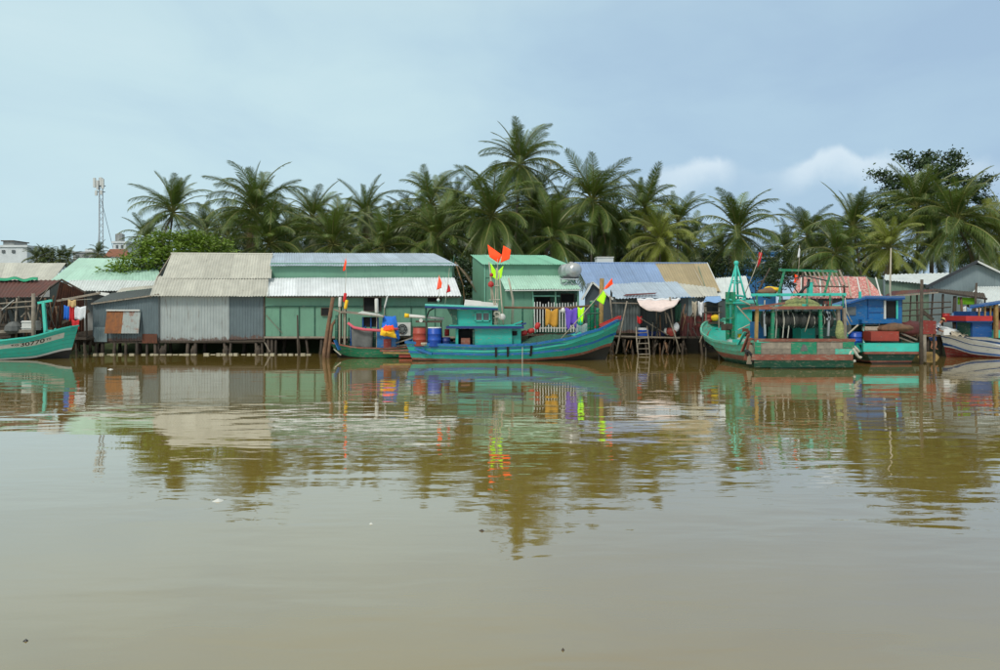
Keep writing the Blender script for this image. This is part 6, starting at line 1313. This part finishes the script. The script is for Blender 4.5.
# row of pale blocks along the waterline
rw = thing('stone_edging', (PX(195, 48.4), 48.4, 0), 'row of small pale blocks along the waterline under the houses', 'edging')
bk = mesh_of(MB().box((-.15, -.1, -.12), (.15, .1, .07)), 'block', 'foam_block', Vector((0, 0, 0)))
for i in range(38):
    x = 84 + i * 6.1 + rnd.uniform(-.9, .9)
    if rnd.random() < .2: continue
    place('block', bk, Matrix.Translation(Vector((PX(x, 48.4), 48.4 + rnd.uniform(-.1, .1), rnd.uniform(-.03, .05)))) @ Matrix.Rotation(rnd.uniform(-.15, .15), 4, 'Z') @ Matrix.Diagonal((rnd.uniform(.75, 1.15), 1, rnd.uniform(.7, 1.1), 1)), rw)
# bank wall behind the stilts
# floating scraps
for i, (px, py, s_, m, lb) in enumerate(((110.5, 369.5, .16, 'white_paint', 'white scrap floating in front of the blue-grey shack'), (218, 501, .10, 'white_paint', 'white scrap floating in open water at left'), (26, 641, .03, 'black_plastic', 'tiny dark speck floating at bottom left'), (371, 524, .03, 'white_paint', 'tiny pale speck floating left of the tall palm reflection'), (563, 650, .025, 'wood_dark', 'tiny brown leaf floating at the bottom centre'), (482, 531, .05, 'wood_dark', 'small twig floating left of the tall palm reflection'))):
    Y = CAMH * F / (py - HY); c = Vector((PX(px, Y), Y, .004)); b_ = MB(); n = 7
    ring = [c + Vector((math.cos(k * 6.283 / n) * s_ * rnd.uniform(.7, 1.3), math.sin(k * 6.283 / n) * s_ * rnd.uniform(.7, 1.3), -.01)) for k in range(n)]
    b_.add(ring + [c + Vector((0, 0, s_ * .25 + .01))], [(k, (k + 1) % n, n) for k in range(n)]); solo('floating_scrap', b_, m, lb, 'debris')

# ---------------------------------------------------------------- person bending over the white boat bow
mudp = MB(); mc = P(933, 351, 45.6)
def mud(u, v):
    a_ = u * 2 * math.pi; r_ = v * (1 + .25 * math.sin(3 * a_)); return Vector((mc.x + math.cos(a_) * r_ * .85, 45.9 + math.sin(a_) * r_ * .8, .34 - 1.0 * v ** 3))
mudp.grid(mud, 20, 6); solo('mud_mound', mudp, 'wood_yellow', 'small yellowish mud mound under the bending person', 'mud', smooth=True)
def skin_mesh(verts, edges, name, m, parent, root=0, sub=2):
    off = ROOT[parent]; me = bpy.data.meshes.new(name); me.from_pydata([tuple(Vector(v[0]) - off) for v in verts], edges, []); me.materials.append(M_(m))
    o = bpy.data.objects.new(name, me); C.objects.link(o); o.parent = parent; ROOT[o] = off
    sk = o.modifiers.new('skin', 'SKIN'); sk.use_smooth_shade = True
    for i, v in enumerate(verts):
        d = me.skin_vertices[0].data[i]; r_ = v[1]; d.radius = (r_, r_) if isinstance(r_, (int, float)) else r_; d.use_root = (i == root)
    s_ = o.modifiers.new('sub', 'SUBSURF'); s_.levels = sub; s_.render_levels = sub; return o
YP = 45.7
pe = thing('person', P(934, 349, YP), 'person in striped shirt and blue shorts bending over the white boat bow', 'person')
def W(px, py, dy=0.0): return P(px, py, YP + dy)
hip = W(932, 335.5); chest = W(938.2, 325.5); neck = W(940.6, 322.6); fl, fr_ = W(930.5, 349.2, .12), W(936, 349.6, -.12)
V = [(hip, (.15, .13)), (W(935, 330.5), (.145, .125)), (chest, (.165, .13)), (neck, .06), (W(942.3, 320.8), .095), (W(943.4, 319.4), .085),
     (W(931.2, 338.5, .1), .10), (W(932.6, 343.3, .12), .07), (W(931.0, 348.0, .12), .045), (W(933.6, 349.0, .12), .04),
     (W(933.8, 338.5, -.1), .10), (W(936.2, 343.3, -.12), .07), (W(935.2, 348.2, -.12), .045), (W(938, 349.3, -.12), .04),
     (W(938.6, 325.8, .2), .06), (W(940.2, 329.6, .22), .045), (W(943.6, 330.2, .2), .035), (W(938.4, 326.2, -.2), .06), (W(939.6, 330.6, -.22), .045), (W(943.2, 331.4, -.2), .035)]
E_ = [(0, 1), (1, 2), (2, 3), (3, 4), (4, 5), (0, 6), (6, 7), (7, 8), (8, 9), (0, 10), (10, 11), (11, 12), (12, 13), (2, 14), (14, 15), (15, 16), (2, 17), (17, 18), (18, 19)]
for b0, s_ in ((16, .2), (19, -.2)):       # five fingers a hand, curled over the gunwale
    base = V[b0][0]
    for k in range(5):
        o_ = Vector((0, (k - 2) * .019, 0)) if k < 4 else Vector((-.02, -.045 if s_ < 0 else .045, 0)); ln_ = (.075, .085, .08, .065, .05)[k]
        i0 = len(V); V.append((base + Vector((.05, 0, -.02)) + o_, .009)); V.append((base + Vector((.05 + ln_ * .6, 0, -.05)) + o_, .008)); E_ += [(b0, i0), (i0, i0 + 1)]
skin_mesh(V, E_, 'body', 'skin', pe)
m_ = bpy.data.materials.new('striped_shirt'); m_.use_nodes = True; t = m_.node_tree; wv = N(t, 'ShaderNodeTexWave', wave_type='BANDS', bands_direction='DIAGONAL'); tcn = N(t, 'ShaderNodeTexCoord'); L(t, tcn.outputs['Object'], wv.inputs[0]); wv.inputs['Scale'].default_value = 2.6; wv.inputs['Distortion'].default_value = .4
L(t, ramp(t, wv.outputs[1], [(.45, lin(36, 44, 74)), (.55, lin(190, 200, 206))]), t.nodes['Principled BSDF'].inputs['Base Color']); t.nodes['Principled BSDF'].inputs['Roughness'].default_value = .9; MATS['striped_shirt'] = m_
skin_mesh([(W(932.6, 334.2), (.185, .16)), (W(935, 330.5), (.175, .155)), (chest, (.195, .16)), (W(939.8, 323.6), .10), (W(938.6, 325.8, .2), .085), (W(939.6, 328.2, .22), .075), (W(938.4, 326.2, -.2), .085), (W(939.2, 328.8, -.22), .075)], [(0, 1), (1, 2), (2, 3), (2, 4), (4, 5), (2, 6), (6, 7)], 'shirt', 'striped_shirt', pe)
skin_mesh([(W(932.2, 335), (.19, .165)), (W(931.2, 338.5, .1), .13), (W(932.2, 341.6, .12), .105), (W(933.8, 338.5, -.1), .13), (W(935.4, 341.6, -.12), .105)], [(0, 1), (1, 2), (0, 3), (3, 4)], 'shorts', 'shorts_blue', pe)
hc = W(943.0, 319.9); hx = Vector((.55, 0, .83)).normalized()
part('hair', MB().lathe(hc - hx * .02, [(.112, -.05), (.118, .02), (.1, .08), (.05, .115), (.01, .12)], 12, hx), 'hair', pe, True)
part('cap', MB().lathe(hc + hx * .03, [(.17, -.005), (.125, .015), (.118, .05), (.09, .1), (.02, .12)], 14, hx), 'straw', pe, True)
fd = Vector((.8, -.1, -.55)).normalized(); fc_ = hc + fd * .085 - hx * .03
part('nose', MB().lathe(fc_, [(.018, 0), (.012, .025), (.003, .035)], 6, fd), 'skin', pe, True)
for dy in (-.035, .035): part('eye', MB().lathe(fc_ + Vector((0, dy, 0)) + hx * .02, [(.010, 0), (.008, .008), (.002, .011)], 6, fd), 'hair', pe); 
for dy in (-.1, .1): part('ear', MB().lathe(hc + Vector((0, dy, -.02)), [(.025, -.01), (.028, 0), (.02, .01)], 8, (0, 1, 0)), 'skin', pe, True)
part('mouth', MB().beam(fc_ - hx * .045 + Vector((0, -.025, 0)), fc_ - hx * .045 + Vector((0, .025, 0)), .008), 'hull_red', pe)
